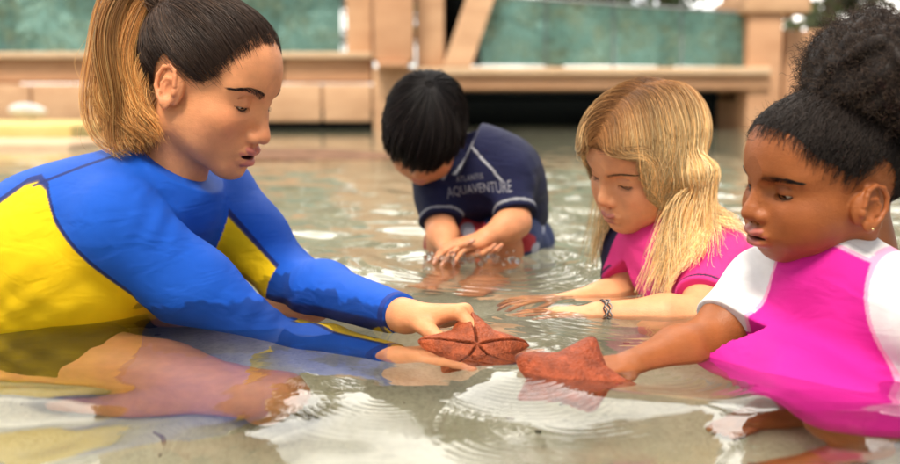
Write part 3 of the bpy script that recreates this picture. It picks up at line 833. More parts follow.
    for K_, F_ in ((KR, PW(800, 398, .20)), (KL, PW(842, 440, .20))):
        F_ = F_*1.0; F_[2] = -.235
        a += [('u', Con(K_+A(.02, 0, -.03), K_+(F_-K_)*.4, .040, .037), .02), ('u', Con(K_+(F_-K_)*.4, F_+A(.02, .01, .02), .037, .024), .02), ('u', Con(F_+A(.02, .01, .0), F_+A(-.085, -.035, -.006), .024, .018), .02)]
        for i in range(5): a.append(('u', Con(F_+A(-.08, -.035, -.006)+A(.004*abs(i-1), .016-.008*i, 0), F_+A(-.105, -.045, -.010)+A(.006*abs(i-1), .022-.011*i, 0), .0075, .0065), .004))
    make_iso(body, a, .0024, skin_tone(SK, [], SK))
    # hair: combed up from the hairline into the puff
    rs = np.random.RandomState(5)
    cap0 = [('u', Ell((-.010, 0, .030), (.0990, .0785, .0840)), 0), ('u', Ell((.036, 0, .040), (.0550, .0615, .0570)), .03), ('u', Ell((.028, 0, -.022), (.0625, .0605, .0665)), .03)]
    K = np.array([(.084, 0, .066), (.082, .020, .066), (.072, .040, .058), (.060, .053, .044), (.049, .060, .030), (.038, .0660, .022), (.026, .0715, .010), (.014, .0755, .004),
                  (.010, .077, .022), (-.006, .078, .028), (-.026, .076, .004), (-.044, .068, -.050), (-.064, .048, -.060), (-.076, .022, -.056), (-.078, 0, -.060)])
    hl = crom(K, 400)
    tie = A(-.050, 0, .112)
    n, m = 5200, 12
    t = rs.rand(n); sd = np.where(rs.rand(n) < .30, -1, 1)
    rt = hl[(t*399).astype(int)]+rs.randn(n, 3)*A(.004, .004, .0045); rt[:, 1] *= sd
    inn = rs.rand(n)**1.4*.85; u = np.linspace(0, 1, m); uu = inn[:, None]+(1-inn[:, None])*u*np.minimum(1, .25+.75*rs.rand(n)[:, None])
    path = rt[:, None]*(1-uu[..., None])+(tie+rs.randn(n, 3)*.014)[:, None]*uu[..., None]
    sh = path.shape; c0 = A(-.010, 0, .025); fl = path.reshape(-1, 3); fl = c0+(fl-c0)/np.linalg.norm(fl-c0, axis=1, keepdims=True)*.108
    off = (.0005+.0050*rs.rand(n)[:, None]*np.minimum(1, u*3)[None]*np.minimum(1, .3+inn*2)[:, None]).reshape(-1)
    for i in range(5): fl = fl-gradp(cap0, fl)*(evalp(cap0, fl)-off)[:, None]
    path = fl.reshape(sh)
    fz = .0016*np.sin(u*24+rs.rand(n, 1)*6)[..., None]*rs.randn(n, 1, 3); path = path+fz
    HC = A(.014, .009, .007)
    hm.tubes(xf(path.reshape(-1, 3)).reshape(sh), (.00008+.00034*np.minimum(1, u*2)), strand_cols(rs, n, m, HC, HC*1.5, .3))
    Vc, Qc = isosurf(cap0[:], .0025); dv = Vc-c0; hv = hl-c0
    az = np.arctan2(np.abs(dv[:, 1]), dv[:, 0]); el = np.arctan2(dv[:, 2], np.hypot(dv[:, 0], dv[:, 1])); haz = np.arctan2(hv[:, 1], hv[:, 0]); hel = np.arctan2(hv[:, 2], np.hypot(hv[:, 0], hv[:, 1])); oo = np.argsort(haz)
    keep = (el > np.interp(az, haz[oo], hel[oo])+.16)[Qc].all(1); used = np.unique(Qc[keep]); mp = -np.ones(len(Vc), int); mp[used] = np.arange(len(used))
    hm.add(xf(Vc[used]), mp[Qc[keep]], HC)
    # short frizz standing off the edge of the hair
    nb_ = 900; k = rs.randint(0, n, nb_); p0 = path[k, rs.randint(0, m, nb_)]; g0 = gradp(cap0, p0)
    d0 = g0+rs.randn(nb_, 3)*.8; d0 /= np.linalg.norm(d0, axis=1, keepdims=True); ln = .006+.010*rs.rand(nb_); v8 = np.linspace(0, 1, 8)
    fp = p0[:, None]+d0[:, None]*(ln[:, None]*v8)[..., None]+.0016*np.sin(v8*16+rs.rand(nb_, 1)*6)[..., None]*rs.randn(nb_, 1, 3)
    hm.tubes(xf(fp.reshape(-1, 3)).reshape(fp.shape), np.linspace(.0002, .0001, 8), HC*1.6)
    # puff: coiled strands growing out of the tie, plus a dense core
    pf = MB()
    tw = xf(tie); pc = P(909, 82, 1.13)
    core = [('u', Ell(pc, (.098, .088, .060)), 0), ('u', Ell(tw*.55+pc*.45+A(.005, 0, .004), (.092, .08, .056)), .04)]
    for i in range(46):
        d_ = nrm(rs.randn(3)); core.append(('u', Ell(pc+d_*A(.100, .090, .064)*.93, A(1, 1, 1)*(.016+.014*rs.rand())), .018))
    core.append(('d', Fn(lambda x, y, z: (.0045*np.sin(x*150+3*np.sin(y*70))*np.sin(z*160+2*np.sin(x*80))).astype(np.float32)), 0))
    Vp, Qp = isosurf(core, .0030); pf.add(Vp, Qp, HC*1.1)
    n, m = 9000, 22
    i = rs.randint(0, len(Vp), n); b0 = Vp[i]; d0 = b0-(pc*.8+tw*.2); d0 /= np.linalg.norm(d0, axis=1, keepdims=True); d0 = d0+rs.randn(n, 3)*.55; d0 /= np.linalg.norm(d0, axis=1, keepdims=True)
    e1 = np.cross(d0, rs.randn(n, 3)); e1 /= np.linalg.norm(e1, axis=1, keepdims=True); e2 = np.cross(d0, e1)
    u = np.linspace(0, 1, m); ln = .012+.012*rs.rand(n)+.010*(rs.rand(n) < .06); rc = (.0014+.0016*rs.rand(n))[:, None, None]; ph = rs.rand(n, 1)*6.28; tn = 9+8*rs.rand(n, 1)
    path = (b0-d0*.006)[:, None]+d0[:, None]*(ln[:, None]*u)[..., None]+rc*(np.cos(u*tn+ph)[..., None]*e1[:, None]+np.sin(u*tn+ph)[..., None]*e2[:, None])
    pf.tubes(path, np.linspace(.00032, .00016, m), strand_cols(rs, n, m, HC*1.1, A(.050, .030, .020), .35))
    puff = pf.build('hair_puff', curl_mat)
    # small stud in the lobe
    st = MB(); e = ear_frame(1); make_iso(st, [('u', Ell(e[0]+e[1]@A(.002, -.026, .0075), (.0020,)*3), 0)], .0007, (.75, .55, .25), xf=xf)
    EAR[:] = [0, 0]
    for o in (body.build('body', skin_dark), hm.build('hair', curl_mat), puff, guard, *eyes, teeth.build('teeth', MATS['teeth']), st.build('earring', MATS['gold'])): adopt(root, o)
# ================================================================== blonde girl
def build_blonde_girl():
    root = empty('person', (.44, 1.56, -.26), 'girl with long loose blonde hair in a pink swim shirt leaning over the water', 'person')
    SK, BL = A(.66, .30, .145), A(.66, .22, .11)
    body = MB(); hm = MB(); look = -32
    ops = head_ops(1, .98, mouth=0, lip=.98, nose=1.0, look=look, eye_open=.0022)
    xf = head_xf(P(646, 156, 1.53), (-.80, -.42, -.44), (-.08, -.25, 1), .955)
    V, Q = isosurf(ops, .0014); V = relax(V, Q, 2)
    body.add(xf(V), Q, face_colors(V, ops, 1, SK, (.46, .15, .12), BL, .7))
    brows_lashes(hm, ops, 1, xf, look, (.16, .085, .045), dens=200, thick=.9, arch=.003, blen=.007)
    lat = nrm(A(.37, -.93, 0)); nb = A(.345, 1.552, .080)
    lv = [(A(.475, 1.61, -.17), .115, .09), (A(.445, 1.60, -.09), .10, .075), (A(.395, 1.575, -.005), .108, .075), (A(.362, 1.560, .040), .104, .060), (nb, .048, .045)]
    SR, SL = nb-lat*.095+A(-.008, 0, -.028), nb+lat*.105+A(.015, 0, -.034)
    ER, WR = A(.290, 1.585, -.022), A(.165, 1.505, -.020)
    EL, WL = A(.345, 1.365, -.010), A(.205, 1.362, -.004)
    hc = xf(A(-.028, 0, -.085))
    g = []; slabs(g, lv, lat, .05)
    for S_, E_ in ((SR, ER), (SL, EL)):
        g.append(('u', Con(nb*.6+S_*.4+A(0, 0, -.02), S_, .046, .044), .04)); g.append(('u', Con(S_, S_+(E_-S_)*.80, .044, .046), .03))
    nc = nb+(hc-nb)*.30; nn = nrm(hc-nb)
    g.append(('u', Con(nb, nb+(hc-nb)*.6, .046, .045), .02))
    g.append(('d', Fn(lambda x, y, z: (.0014*np.sin((x*.5+z)*120+2.5*np.sin(y*40+x*20))*np.exp(-((z-.0)/.05)**2)).astype(np.float32)), 0))
    g.append(cutter(nc, nn, .08))
    for S_, E_ in ((SR, ER), (SL, EL)): g.append(cutter(S_+(E_-S_)*.70, E_-S_, .075))
    V, Q = isosurf(g, .0028); V = relax(V, Q, 2)
    PINK, NAVY = A(.80, .045, .26), A(.02, .02, .06)
    col = np.tile(PINK, (len(V), 1))
    for S_, E_ in ((SR, ER), (SL, EL)):
        d1, t1 = segdist(V, S_, S_+(E_-S_)*.70); L_ = np.linalg.norm(E_-S_)*.70
        col = mixc(col, NAVY, sstep(.0030, .0016, np.abs((t1-.90)*L_))*(d1 < .056))
    rs_ = (V-(nb-lat*.060))@nrm(-lat+A(0, 0, .35)); col = mixc(col, NAVY, sstep(-.001, .001, rs_)*(V[:, 2] > -.03))
    dn = (V-nb)@nn; rn = np.linalg.norm(V-nb-dn[:, None]*nn, axis=1); col = mixc(col, NAVY, sstep(.004, .003, np.abs(dn-.010))*(rn < .056))
    guard = mesh_from('swim_shirt', V, Q, lycra, None, True, col)
    nails = []; a = []
    arm_ops(a, [SL, SL+(EL-SL)*.5, EL], [.036, .034, .029], .02); forearm(a, EL, WL, .0290, .0190)
    hand_ops(a, WL, A(-.98, .05, -.05), A(.0, .25, -.95), 1, .62, curl=((8, 10, 8), (8, 12, 8), (10, 12, 8), (12, 14, 8)), spread=(7, 2, -3, -8), tdir=(.75, .62, .1), nails=nails)
    make_iso(body, a, .0016, skin_tone(SK, nails, (.68, .42, .32), A(.58, .24, .16)))
    nails = []; a = []
    arm_ops(a, [SR, SR+(ER-SR)*.5, ER], [.036, .034, .029], .02); forearm(a, ER, WR, .0290, .0190)
    hand_ops(a, WR, A(-.88, -.46, -.05), A(.0, .25, -.95), -1, .62, curl=((20, 24, 14), (22, 26, 16), (24, 28, 16), (26, 30, 16)), spread=(8, 2, -4, -10), tdir=(.7, .65, .1), nails=nails)
    make_iso(body, a, .0018, skin_tone(SK, nails, (.68, .42, .32), A(.58, .24, .16)))
    a = []
    for H_, K_ in ((A(.45, 1.66, -.18), A(.30, 1.64, -.20)), (A(.49, 1.54, -.18), A(.34, 1.50, -.20))):
        a += [('u', Con(H_, K_, .062, .045), .03), ('u', Con(K_+A(0, 0, -.02), K_+A(.20, .02, -.035), .038, .026), .02)]
    make_iso(body, a, .004, skin_tone(SK, [], SK))
    # cord bracelet: three twisted strands round the wrist
    br = MB(); ax = nrm(WL-EL); c = WL-ax*.010; e1 = nrm(np.cross(ax, A(0, 0, 1))); e2 = np.cross(ax, e1); th = np.linspace(0, 2*math.pi, 60)
    for j in range(4):
        r_ = .0225+.0012*np.cos(th*9+j*1.57); o_ = (j-1.5)*.0030+.0016*np.sin(th*9+j*1.57)
        p = c+np.cos(th)[:, None]*e1*r_[:, None]+np.sin(th)[:, None]*e2*r_[:, None]*.95+o_[:, None]*ax
        br.tubes(p[None], .0010, (A(.40, .37, .34), A(.05, .05, .06))[j % 2], 6)
    kp = crom([c-e1*.0225+ax*.001, c-e1*.026-ax*.006+e2*.004, c-e1*.026-ax*.016+e2*.010], 12); br.tubes(kp[None], .0012, (.45, .43, .42), 6)
    # hair: parted strands falling past the shoulders
    rs = np.random.RandomState(21)
    cap = [('u', Ell((-.010, 0, .030), (.0990, .0785, .0840)), 0), ('u', Ell((.036, 0, .040), (.0550, .0615, .0570)), .03), ('u', Ell((.026, 0, -.022), (.0615, .0605, .0665)), .03), ('u', Con((-.022, 0, -.050), (-.040, 0, -.13), .048, .050), .022)]
    n, m = 7000, 36
    for s_ in (-1, 1): e_ = ear_frame(s_); cap.append(('u', Ell(e_[0]+e_[1]@A(0, 0, .003), (.020, .016, .034), e_[1]), .02))
    part = crom([(.084, .006, .062), (.066, .008, .092), (.030, .006, .111), (-.010, .004, .117), (-.050, .002, .106), (-.085, 0, .075)], 300)
    u = np.linspace(0, 1, m)
    t = rs.rand(n); sd = np.where(rs.rand(n) < .60, 1, -1)              # +1 camera side (her left)
    r0 = part[(t*299).astype(int)]+rs.randn(n, 3)*A(.004, .0045, .003)
    # walk each strand down: over the skull first, then hanging freely, pushed off the face, neck and shirt
    lockn = 46; lk = np.clip((t*22).astype(int)+np.where(sd > 0, 23, 0)+rs.randint(-1, 2, n), 0, lockn-1); phl = rs.rand(lockn)*6.28; frq = .30+.25*rs.rand(lockn)
    jit = rs.randn(n)*1.3; Mh = xf.M; grav = A(0, 0, -1)
    p = xf(on_surface(cap, r0, .002, 3)); v = xf.dir(np.stack([.25-.9*t, sd*1.0, .25+0*t], 1)); v /= np.linalg.norm(v, axis=1, keepdims=True)
    layer = .002+.011*rs.rand(n)**1.2; step = (.0094+.0024*rs.rand(n)); step = step*np.where(rs.rand(n) < .2, .8, 1)
    bops = g[:-4]; path = np.zeros((n, m, 3)); drift = rs.randn(lockn, 3)*A(.20, .16, .05)
    for k in range(m):
        path[:, k] = p
        cc = ((p-xf.c)@Mh)/xf.s                                           # head frame
        e = evalp(cap, cc); gn = xf.dir(gradp(cap, cc)); tgt = layer*min(1, .25+k*.22)
        on = (e < tgt+.006) & (cc[:, 2] > -.055)
        v = v*.80+(grav+drift[lk]*min(1, k/12))*.34
        if k > 12: v = v+(.065*np.sin(k*frq[lk]*1.6+phl[lk]+jit))[:, None]*A(1, .6, 0)
        # keep clear of the face: strands in front slide sideways and back
        fr = (cc[:, 0] > .026) & (cc[:, 2] < .070) & (np.abs(cc[:, 1]) < .070)
        v = v+fr[:, None]*xf.dir(np.stack([-.95+0*t, sd*.60, .15+0*t], 1))
        v = np.where(on[:, None], v-(v*gn).sum(1)[:, None]*gn, v); v /= np.linalg.norm(v, axis=1, keepdims=True)+1e-9
        p = p+v*step[:, None]
        cc = ((p-xf.c)@Mh)/xf.s; e = evalp(cap, cc); ins = (e < tgt) | (on & (e > tgt) & (k < 16))
        p = np.where(ins[:, None], p-xf.dir(gradp(cap, cc))*(e-tgt)[:, None]*.8*xf.s, p)
        be = evalp(bops, p); q_ = be < .006
        if q_.any(): p[q_] += gradp(bops, p[q_])*(.006+.007*rs.rand(q_.sum())-be[q_])[:, None]
        p[:, 2] = np.maximum(p[:, 2], -.010)
    path = path+rs.randn(n, 1, 3)*.0013*sstep(.1, .9, u)[None, :, None]
    path = path+.0006*np.sin(u*30+rs.rand(n, 1)*6)[..., None]*rs.randn(n, 1, 3)*u[None, :, None]
    cl = strand_cols(rs, n, m, (.30, .130, .042), (.96, .62, .26), .20, .04, .52, (1.0, .82, .48), .48)
    cl = cl*(.42+.90*rs.rand(lockn))[lk][:, None, None]
    hm.tubes(path, (.00012+.00026*np.minimum(1, u*6))*(1-.4*u), cl)
    # scalp cap
    Vc, Qc = isosurf(cap[:3], .0028)
    ok = ((Vc[:, 2] > .062-.012*np.abs(Vc[:, 1])/.06) | (Vc[:, 0] < .045) & (Vc[:, 2] > .0) | (Vc[:, 0] < .0))[Qc].all(1); used = np.unique(Qc[ok]); mp = -np.ones(len(Vc), int); mp[used] = np.arange(len(used))
    sb = MB(); sb.add(xf(Vc[used]), mp[Qc[ok]], (.16, .085, .038))
    for o in (*eyeballs(xf, 1, -.5, (.03, .02, .012)), body.build('body', skin_light), hm.build('hair', hair_mat), sb.build('scalp', scalp_mat), guard, br.build('bracelet', cotton)): adopt(root, o)
# ================================================================== boy
def build_boy():
    root = empty('person', (.10, 2.0, -.26), 'boy with short black hair bowing over his cupped hands in a navy swim shirt', 'person')
    SK, BL = A(.58, .25, .12), A(.58, .18, .09)
    body = MB(); hm = MB()
    ops = head_ops(1, 1.0, mouth=0, look=-35)
    xf = head_xf(P(425, 129, 1.90), (-.14, -.50, -.85), (.05, -.55, .8), .87)
    V, Q = isosurf(ops, .0016); V = relax(V, Q, 2)
    body.add(xf(V), Q, face_colors(V, ops, 1, SK, (.46, .16, .13), BL, .6))
    brows_lashes(hm, ops, 1, xf, -35, (.012, .009, .008), dens=120)
    SR, SL = A(-.026, 1.975, .126), A(.116, 1.950, .148)
    lat = nrm(SL-SR); nb = A(.050, 1.985, .185)
    lv = [(A(.095, 2.14, .000), .095, .085), (A(.090, 2.10, .075), .095, .080), (A(.076, 2.05, .135), .098, .072), (A(.055, 1.995, .152), .095, .056), (nb, .043, .040)]
    ER, WR = A(-.018, 1.915, .050), A(-.004, 1.845, .022)
    EL, WL = A(.126, 1.890, .066), A(.068, 1.832, .046)
    hc = xf(A(-.028, 0, -.085))
    g = []; slabs(g, lv, lat, .05)
    for S_, E_ in ((SR, ER), (SL, EL)):
        g.append(('u', Con(nb*.6+S_*.4+A(0, 0, -.02), S_, .042, .040), .04)); g.append(('u', Con(S_, S_+(E_-S_)*.95, .040, .042), .03))
    nc = nb+(hc-nb)*.16; nn = nrm(hc-nb)
    g.append(('u', Con(nb, nb+(hc-nb)*.5, .042, .041), .02))
    g.append(('d', Fn(lambda x, y, z: (.0016*np.sin((x*.7+z)*95+2.5*np.sin(y*30+x*30))*np.exp(-((z-.10)/.07)**2)).astype(np.float32)), 0))
    g.append(cutter(nc, nn, .08))
    for S_, E_ in ((SR, ER), (SL, EL)): g.append(cutter(S_+(E_-S_)*.84, E_-S_, .08))
    g.append(('i', Half(A(.11, 2.08, .030), A(.15, .25, -1)), .004))
    V, Q = isosurf(g, .0030); V = relax(V, Q, 2)
    NAVY, GREY = A(.009, .011, .045), A(.42, .43, .46)
    col = np.tile(NAVY, (len(V), 1))
    dn = (V-nb)@nn; rn = np.linalg.norm(V-nb-dn[:, None]*nn, axis=1)
    col = mixc(col, GREY, sstep(.0050, .0035, np.abs(dn-.002))*(rn < .062))
    for S_, E_, s in ((SR, ER, -1), (SL, EL, 1)):
        q = (V-(nb+lat*s*.030))@nrm(lat*s*1.0+A(0, 0, -.10)+A(0, .45, 0)*0)
        col = mixc(col, GREY, sstep(.0032, .0022, np.abs(q+.9*(V[:, 2]-.180)))*(V[:, 2] > .145)*(V@lat*s > nb@lat*s))
        d1, t1 = segdist(V, S_, S_+(E_-S_)*.84); col = mixc(col, GREY*.8, sstep(.0030, .0020, np.abs((t1-.87)*.08))*(d1 < .062))
    shirt = mesh_from('swim_shirt', V, Q, cotton, None, True, col)
    # the print on the chest
    def text(txt, size, c, up, right, spread=1.0):
        cu = bpy.data.curves.new('lettering', 'FONT'); cu.body = txt; cu.size = size; cu.align_x = 'CENTER'; cu.align_y = 'CENTER'; cu.resolution_u = 3; cu.space_character = spread
        o = bpy.data.objects.new('lettering', cu); C.objects.link(o); dg = bpy.context.evaluated_depsgraph_get(); me = bpy.data.meshes.new_from_object(o.evaluated_get(dg)); C.objects.unlink(o); bpy.data.objects.remove(o)
        bm = bmesh.new(); bm.from_mesh(me); bmesh.ops.triangulate(bm, faces=bm.faces[:]); bmesh.ops.subdivide_edges(bm, edges=[e for e in bm.edges if e.calc_length() > .006], cuts=2); bmesh.ops.triangulate(bm, faces=bm.faces[:]); bm.verts.index_update()
        L = np.array([v.co[:] for v in bm.verts]); F = np.array([[v.index for v in f.verts] for f in bm.faces]); bm.free()
        return L, F
    up = nrm(A(.06, -.30, .95)); right = nrm(A(.98, -.12, .16)); nrml = nrm(np.cross(right, up)); up = np.cross(nrml, right)
    lt = MB()
    for txt, size, px, py, sp in (('ATLANTIS', .0115, 468, 189, 1.15), ('AQUAVENTURE', .0205, 478, 200, 1.0)):
        L, F = text(txt, size, None, up, right, sp)
        wd = L[:, 0].max()-L[:, 0].min(); tgtw = (.052 if size < .015 else .126)
        L[:, 0] *= tgtw/wd; L[:, 1] *= 1.25
        o3 = P(px, py, 1.86); Wp = o3+L[:, :1]*right+L[:, 1:2]*up
        # lay it on the cloth along the print's own normal
        hit = np.zeros(len(Wp)); dirn = -nrml; a_ = np.full(len(Wp), -.02)
        for i in range(40):
            e_ = evalp(g[:-1], Wp+dirn*a_[:, None]); a_ = a_+np.maximum(e_, -.01)*.8
        ok_ = np.abs(evalp(g[:-1], Wp+dirn*a_[:, None])) < .004; a_ = np.where(ok_, a_, np.median(a_[ok_]) if ok_.any() else 0); print('print on cloth', ok_.mean())
        Wp = Wp+dirn*(a_-.0016)[:, None]; lt.add(Wp, F, (.17, .17, .20))
    # arms and hands, one cupped on the other
    for S_, E_, W_, f_, n_, th, cu in ((SR, ER, WR, A(.80, -.35, -.12), A(.15, .1, 1), -1, ((18, 20, 14),)*4), (SL, EL, WL, A(-.86, -.36, -.24), A(-.15, .2, -1), 1, ((16, 16, 12), (14, 16, 12), (14, 18, 12), (18, 20, 14)))):
        nails = []; a = []
        arm_ops(a, [S_, S_+(E_-S_)*.5, E_], [.031, .029, .0255], .02); forearm(a, E_, W_, .0255, .0175)
        hand_ops(a, W_, f_, n_, th, .60, curl=cu, spread=(9, 3, -4, -11), tdir=(.72, .62, .2), nails=nails)
        make_iso(body, a, .0018, skin_tone(SK, nails, (.68, .44, .34), A(.58, .26, .18)))
    # legs: squatting, shins down through the water
    a = []; sh = []
    KL, FL = A(.108, 1.955, .020), A(.070, 1.875, -.225)
    KR, FR = A(.000, 1.985, .020), A(-.010, 1.915, -.225)
    for H_, K_, F_ in ((A(.145, 2.11, -.01), KL, FL), (A(.070, 2.13, -.01), KR, FR)):
        a += [('u', Con(H_, K_, .060, .046), .03), ('u', Con(K_, K_+(F_-K_)*.4, .042, .039), .02), ('u', Con(K_+(F_-K_)*.4, F_+A(0, 0, .02), .039, .025), .02), ('u', Con(F_, F_+A(-.03, -.095, -.006), .026, .020), .02)]
        for i in range(5): a.append(('u', Con(F_+A(-.028, -.09, -.008)+A(.018-.009*i, .004*abs(i-1), 0), F_+A(-.036, -.118, -.012)+A(.024-.012*i, .006*abs(i-1), 0), .008, .007), .004))
        sh += [('u', Con(H_, H_+(K_-H_)*.86, .080, .064), .03)]
    make_iso(body, a, .0030, skin_tone(SK, [], SK))
    sh.append(('d', Fn(lambda x, y, z: (.0025*np.sin(x*90+z*60+2*np.sin(y*40))).astype(np.float32)), 0))
    Vs, Qs = isosurf(sh, .0034); Vs = relax(Vs, Qs, 2); nz = vnoise(Vs, 28, 4); n2 = vnoise(Vs, 36, 9)
    cs = np.tile(A(.03, .045, .13), (len(Vs), 1)); cs = mixc(cs, A(.45, .04, .05), sstep(.35, .45, nz)); cs = mixc(cs, A(.40, .42, .50), sstep(.5, .6, n2))
    shorts = mesh_from('swim_shorts', Vs, Qs, cotton, None, True, cs)
    # hair: straight, falling from the whorl at the crown
    rs = np.random.RandomState(8)
    cap = [('u', Ell((-.010, 0, .030), (.0990, .0785, .0840)), 0), ('u', Ell((.036, 0, .040), (.0550, .0615, .0570)), .03), ('u', Ell((.026, 0, -.022), (.0620, .0605, .0665)), .03)]
    n, m = 7000, 16
    az = rs.rand(n)*2*math.pi; u = np.linspace(0, 1, m)
    aa = np.abs((az+math.pi) % (2*math.pi)-math.pi)
    lim = np.interp(aa, [0, .5, .9, 1.25, 1.5, 1.9, 2.5, 3.15], [.004, .004, .010, .012, .014, -.010, -.045, -.055])+rs.randn(n)*.006   # lowest z
    w0 = A(-.045, .006, .112); st = np.where(rs.rand(n) < .25, 0, rs.rand(n)**.8*.75)
    b = st[:, None]+(np.minimum(1, st+.30+.7*rs.rand(n))-st)[:, None]*u
    zb = .112+(lim[:, None]-.112)*b**1.35
    rad = .012+.12*np.sin(np.clip(b, 0, 1)*1.5)
    sw = az[:, None]+.35*(1-b)
    path = np.stack([w0[0]*(1-b)+rad*np.cos(sw), w0[1]*(1-b)+rad*np.sin(sw)*.85, zb], -1)
    fl = path.reshape(-1, 3); c0 = A(-.010, 0, .020)
    off = (.003+.006*rs.rand(n)[:, None]*np.minimum(1, .3+u)[None]+.004*b).reshape(-1)
    for i in range(5): fl = fl-gradp(cap, fl)*(evalp(cap, fl)-off)[:, None]
    clump = (az*11).astype(int); co_ = rs.randn(80, 3)*.0026; path = fl.reshape(n, m, 3)+co_[clump][:, None]*(u**1.5)[None, :, None]+rs.randn(n, 1, 3)*.0026*u[None, :, None]
    hm.tubes(xf(path.reshape(-1, 3)).reshape(path.shape), np.linspace(.00050, .00026, m), strand_cols(rs, n, m, (.010, .0085, .009), (.022, .016, .014), .5))
    Vc, Qc = isosurf([('u', Ell((-.010, 0, .030), (.1025, .0820, .0875)), 0), ('u', Ell((.036, 0, .040), (.0585, .0650, .0605)), .03), ('u', Ell((.026, 0, -.022), (.0620, .0605, .0665)), .03)], .0028)
    ok = (Vc[:, 2] > np.interp(np.abs(np.arctan2(Vc[:, 1], Vc[:, 0]+.01)), [0, .5, .9, 1.25, 1.5, 1.9, 2.5, 3.15], [.022, .022, .026, .028, .028, .005, -.03, -.042]))[Qc].all(1); used = np.unique(Qc[ok]); mp = -np.ones(len(Vc), int); mp[used] = np.arange(len(used))
    sb = MB(); sb.add(xf(Vc[used]), mp[Qc[ok]], (.008, .007, .007))
    for o in (body.build('body', skin_light), hm.build('hair', black_hair), sb.build('scalp', scalp_mat), shirt, shorts): adopt(root, o)
    o = lt.build('lettering', MATS['print'], None, False); o.parent = shirt
# ================================================================== water, floor, background
SUN_EL, SUN_AZ = 60, -164            # azimuth measured from +Y (away from the camera) towards +X
def build_water():
    def axis(lo, hi, fine0, fine1, step, grow):
        a = list(np.arange(fine0, fine1, step)); s = step
        while a[-1] < hi: s *= grow; a.append(a[-1]+s)
        s = step
        while a[0] > lo: s *= grow; a.insert(0, a[0]-s)
        return np.array(a)
    xs = axis(-30, 30, -.72, .72, .0034, 1.035); ys = axis(-6, 17.5, .60, 1.50, .0034, 1.022)
    X, Y = np.meshgrid(xs, ys, indexing='ij'); Z = np.zeros_like(X)
    rs = np.random.RandomState(17)
    def waves(n, l0, l1, amp, spread=math.pi, main=.4):
        z = 0
        for i in range(n):
            l = l0*(l1/l0)**rs.rand(); k = 2*math.pi/l; a = main+(rs.rand()*2-1)*spread
            z = z+amp*l/l1*np.sin(k*(X*math.cos(a)+Y*math.sin(a))+rs.rand()*6.28)
        return z
    dist = np.hypot(X, Y)
    f1 = np.exp(-(dist/7)**2)
    Z += waves(14, .16, .42, .0016)*f1*(1-.5*np.exp(-((X+.30)/.22)**2-((Y-1.08)/.16)**2))
    calm = 1-.75*np.exp(-((X+.30)/.28)**2-((Y-1.05)/.20)**2)
    Z += calm*waves(16, .05, .13, .00030)*np.exp(-(dist/3.2)**2)*(.6+.5*np.sin(X*7+1)*np.sin(Y*6))
    far = sstep(1.4, 2.4, Y)
    Z += waves(14, .07, .24, .0014, 1.2, 1.2)*far*np.exp(-(dist/6)**2)
    # ring ripples spreading from the hands and starfish
    def rings(cx, cy, r0, r1, lam, amp, dirn=None, wid=1.2, ph=0):
        r = np.hypot(X-cx, Y-cy)*(1+.10*np.sin(3*np.arctan2(Y-cy, X-cx)+cx*40))+.004*np.sin(X*33+Y*21); e = sstep(r0-.02, r0+.02, r)*sstep(r1+.03, r1-.02, r)
        if dirn is not None:
            a = np.arctan2(Y-cy, X-cx); d = (a-dirn+math.pi) % (2*math.pi)-math.pi; e = e*np.exp(-(d/wid)**2)
        return amp*e*np.sin(2*math.pi*r/lam*(1+1.4*r)+ph)*(.65+.6*np.sin(X*27+3)*np.sin(Y*31))
    Z += rings(.08, 1.06, .03, .15, .0130, .00034, -1.2, 1.0)
    Z += rings(-.06, .97, .03, .13, .0125, .00036, -1.9, .9)
    Z += rings(.13, .92, .05, .17, .0150, .00038, -2.2, .9)
    for cx, cy, sx, sy, a in ((-.42, .935, .13, .050, .0105), (.19, .945, .07, .040, .0065), (.40, .87, .08, .04, .006)):
        Z += a*np.exp(-((X-cx+.3*(Y-cy))/sx)**2-((Y-cy)/sy)**2)
    Z += rings(.21, 1.08, .03, .12, .0140, .00032, -1.0, 1.2)
    Z += rings(.05, 1.80, .03, .30, .0450, .00070)                       # round the boy's dripping hands
    Z += rings(.20, 1.37, .03, .20, .0300, .00030, -2.5, 1.2)
    # water climbing a little round things that pierce it
    for cx, cy, a in ((-.245, 1.325, .004), (-.235, 1.47, .003), (.33, 1.15, .003), (.05, 1.82, .005)):
        Z += a*np.exp(-((X-cx)**2+(Y-cy)**2)/.035**2)
    n0, n1 = X.shape; i = np.arange(n0-1)[:, None]*n1+np.arange(n1-1)[None]
    F = np.stack([i, i+n1, i+n1+1, i+1], -1).reshape(-1, 4)
    m, nt, b = newmat('water'); nt.nodes.remove(b); out = nt.nodes['Material Output']
    gl = nd(nt, 'ShaderNodeBsdfGlass', IOR=1.333, Roughness=0.0); gl.inputs['Color'].default_value = (.97, .99, .985, 1)
    tc = nd(nt, 'ShaderNodeTexCoord'); nz = nd(nt, 'ShaderNodeTexNoise', Scale=26.0, Detail=2.0); lnk(nt, tc.outputs['Object'], nz.inputs['Vector'])
    bp = nd(nt, 'ShaderNodeBump', Strength=1.0, Distance=.00045); lnk(nt, nz.outputs['Fac'], bp.inputs['Height']); lnk(nt, bp.outputs[0], gl.inputs['Normal'])
    lnk(nt, gl.outputs[0], out.inputs['Surface'])
    o = mesh_from('water', np.stack([X, Y, Z], -1).reshape(-1, 3), F, m); tag(o, kind='structure')
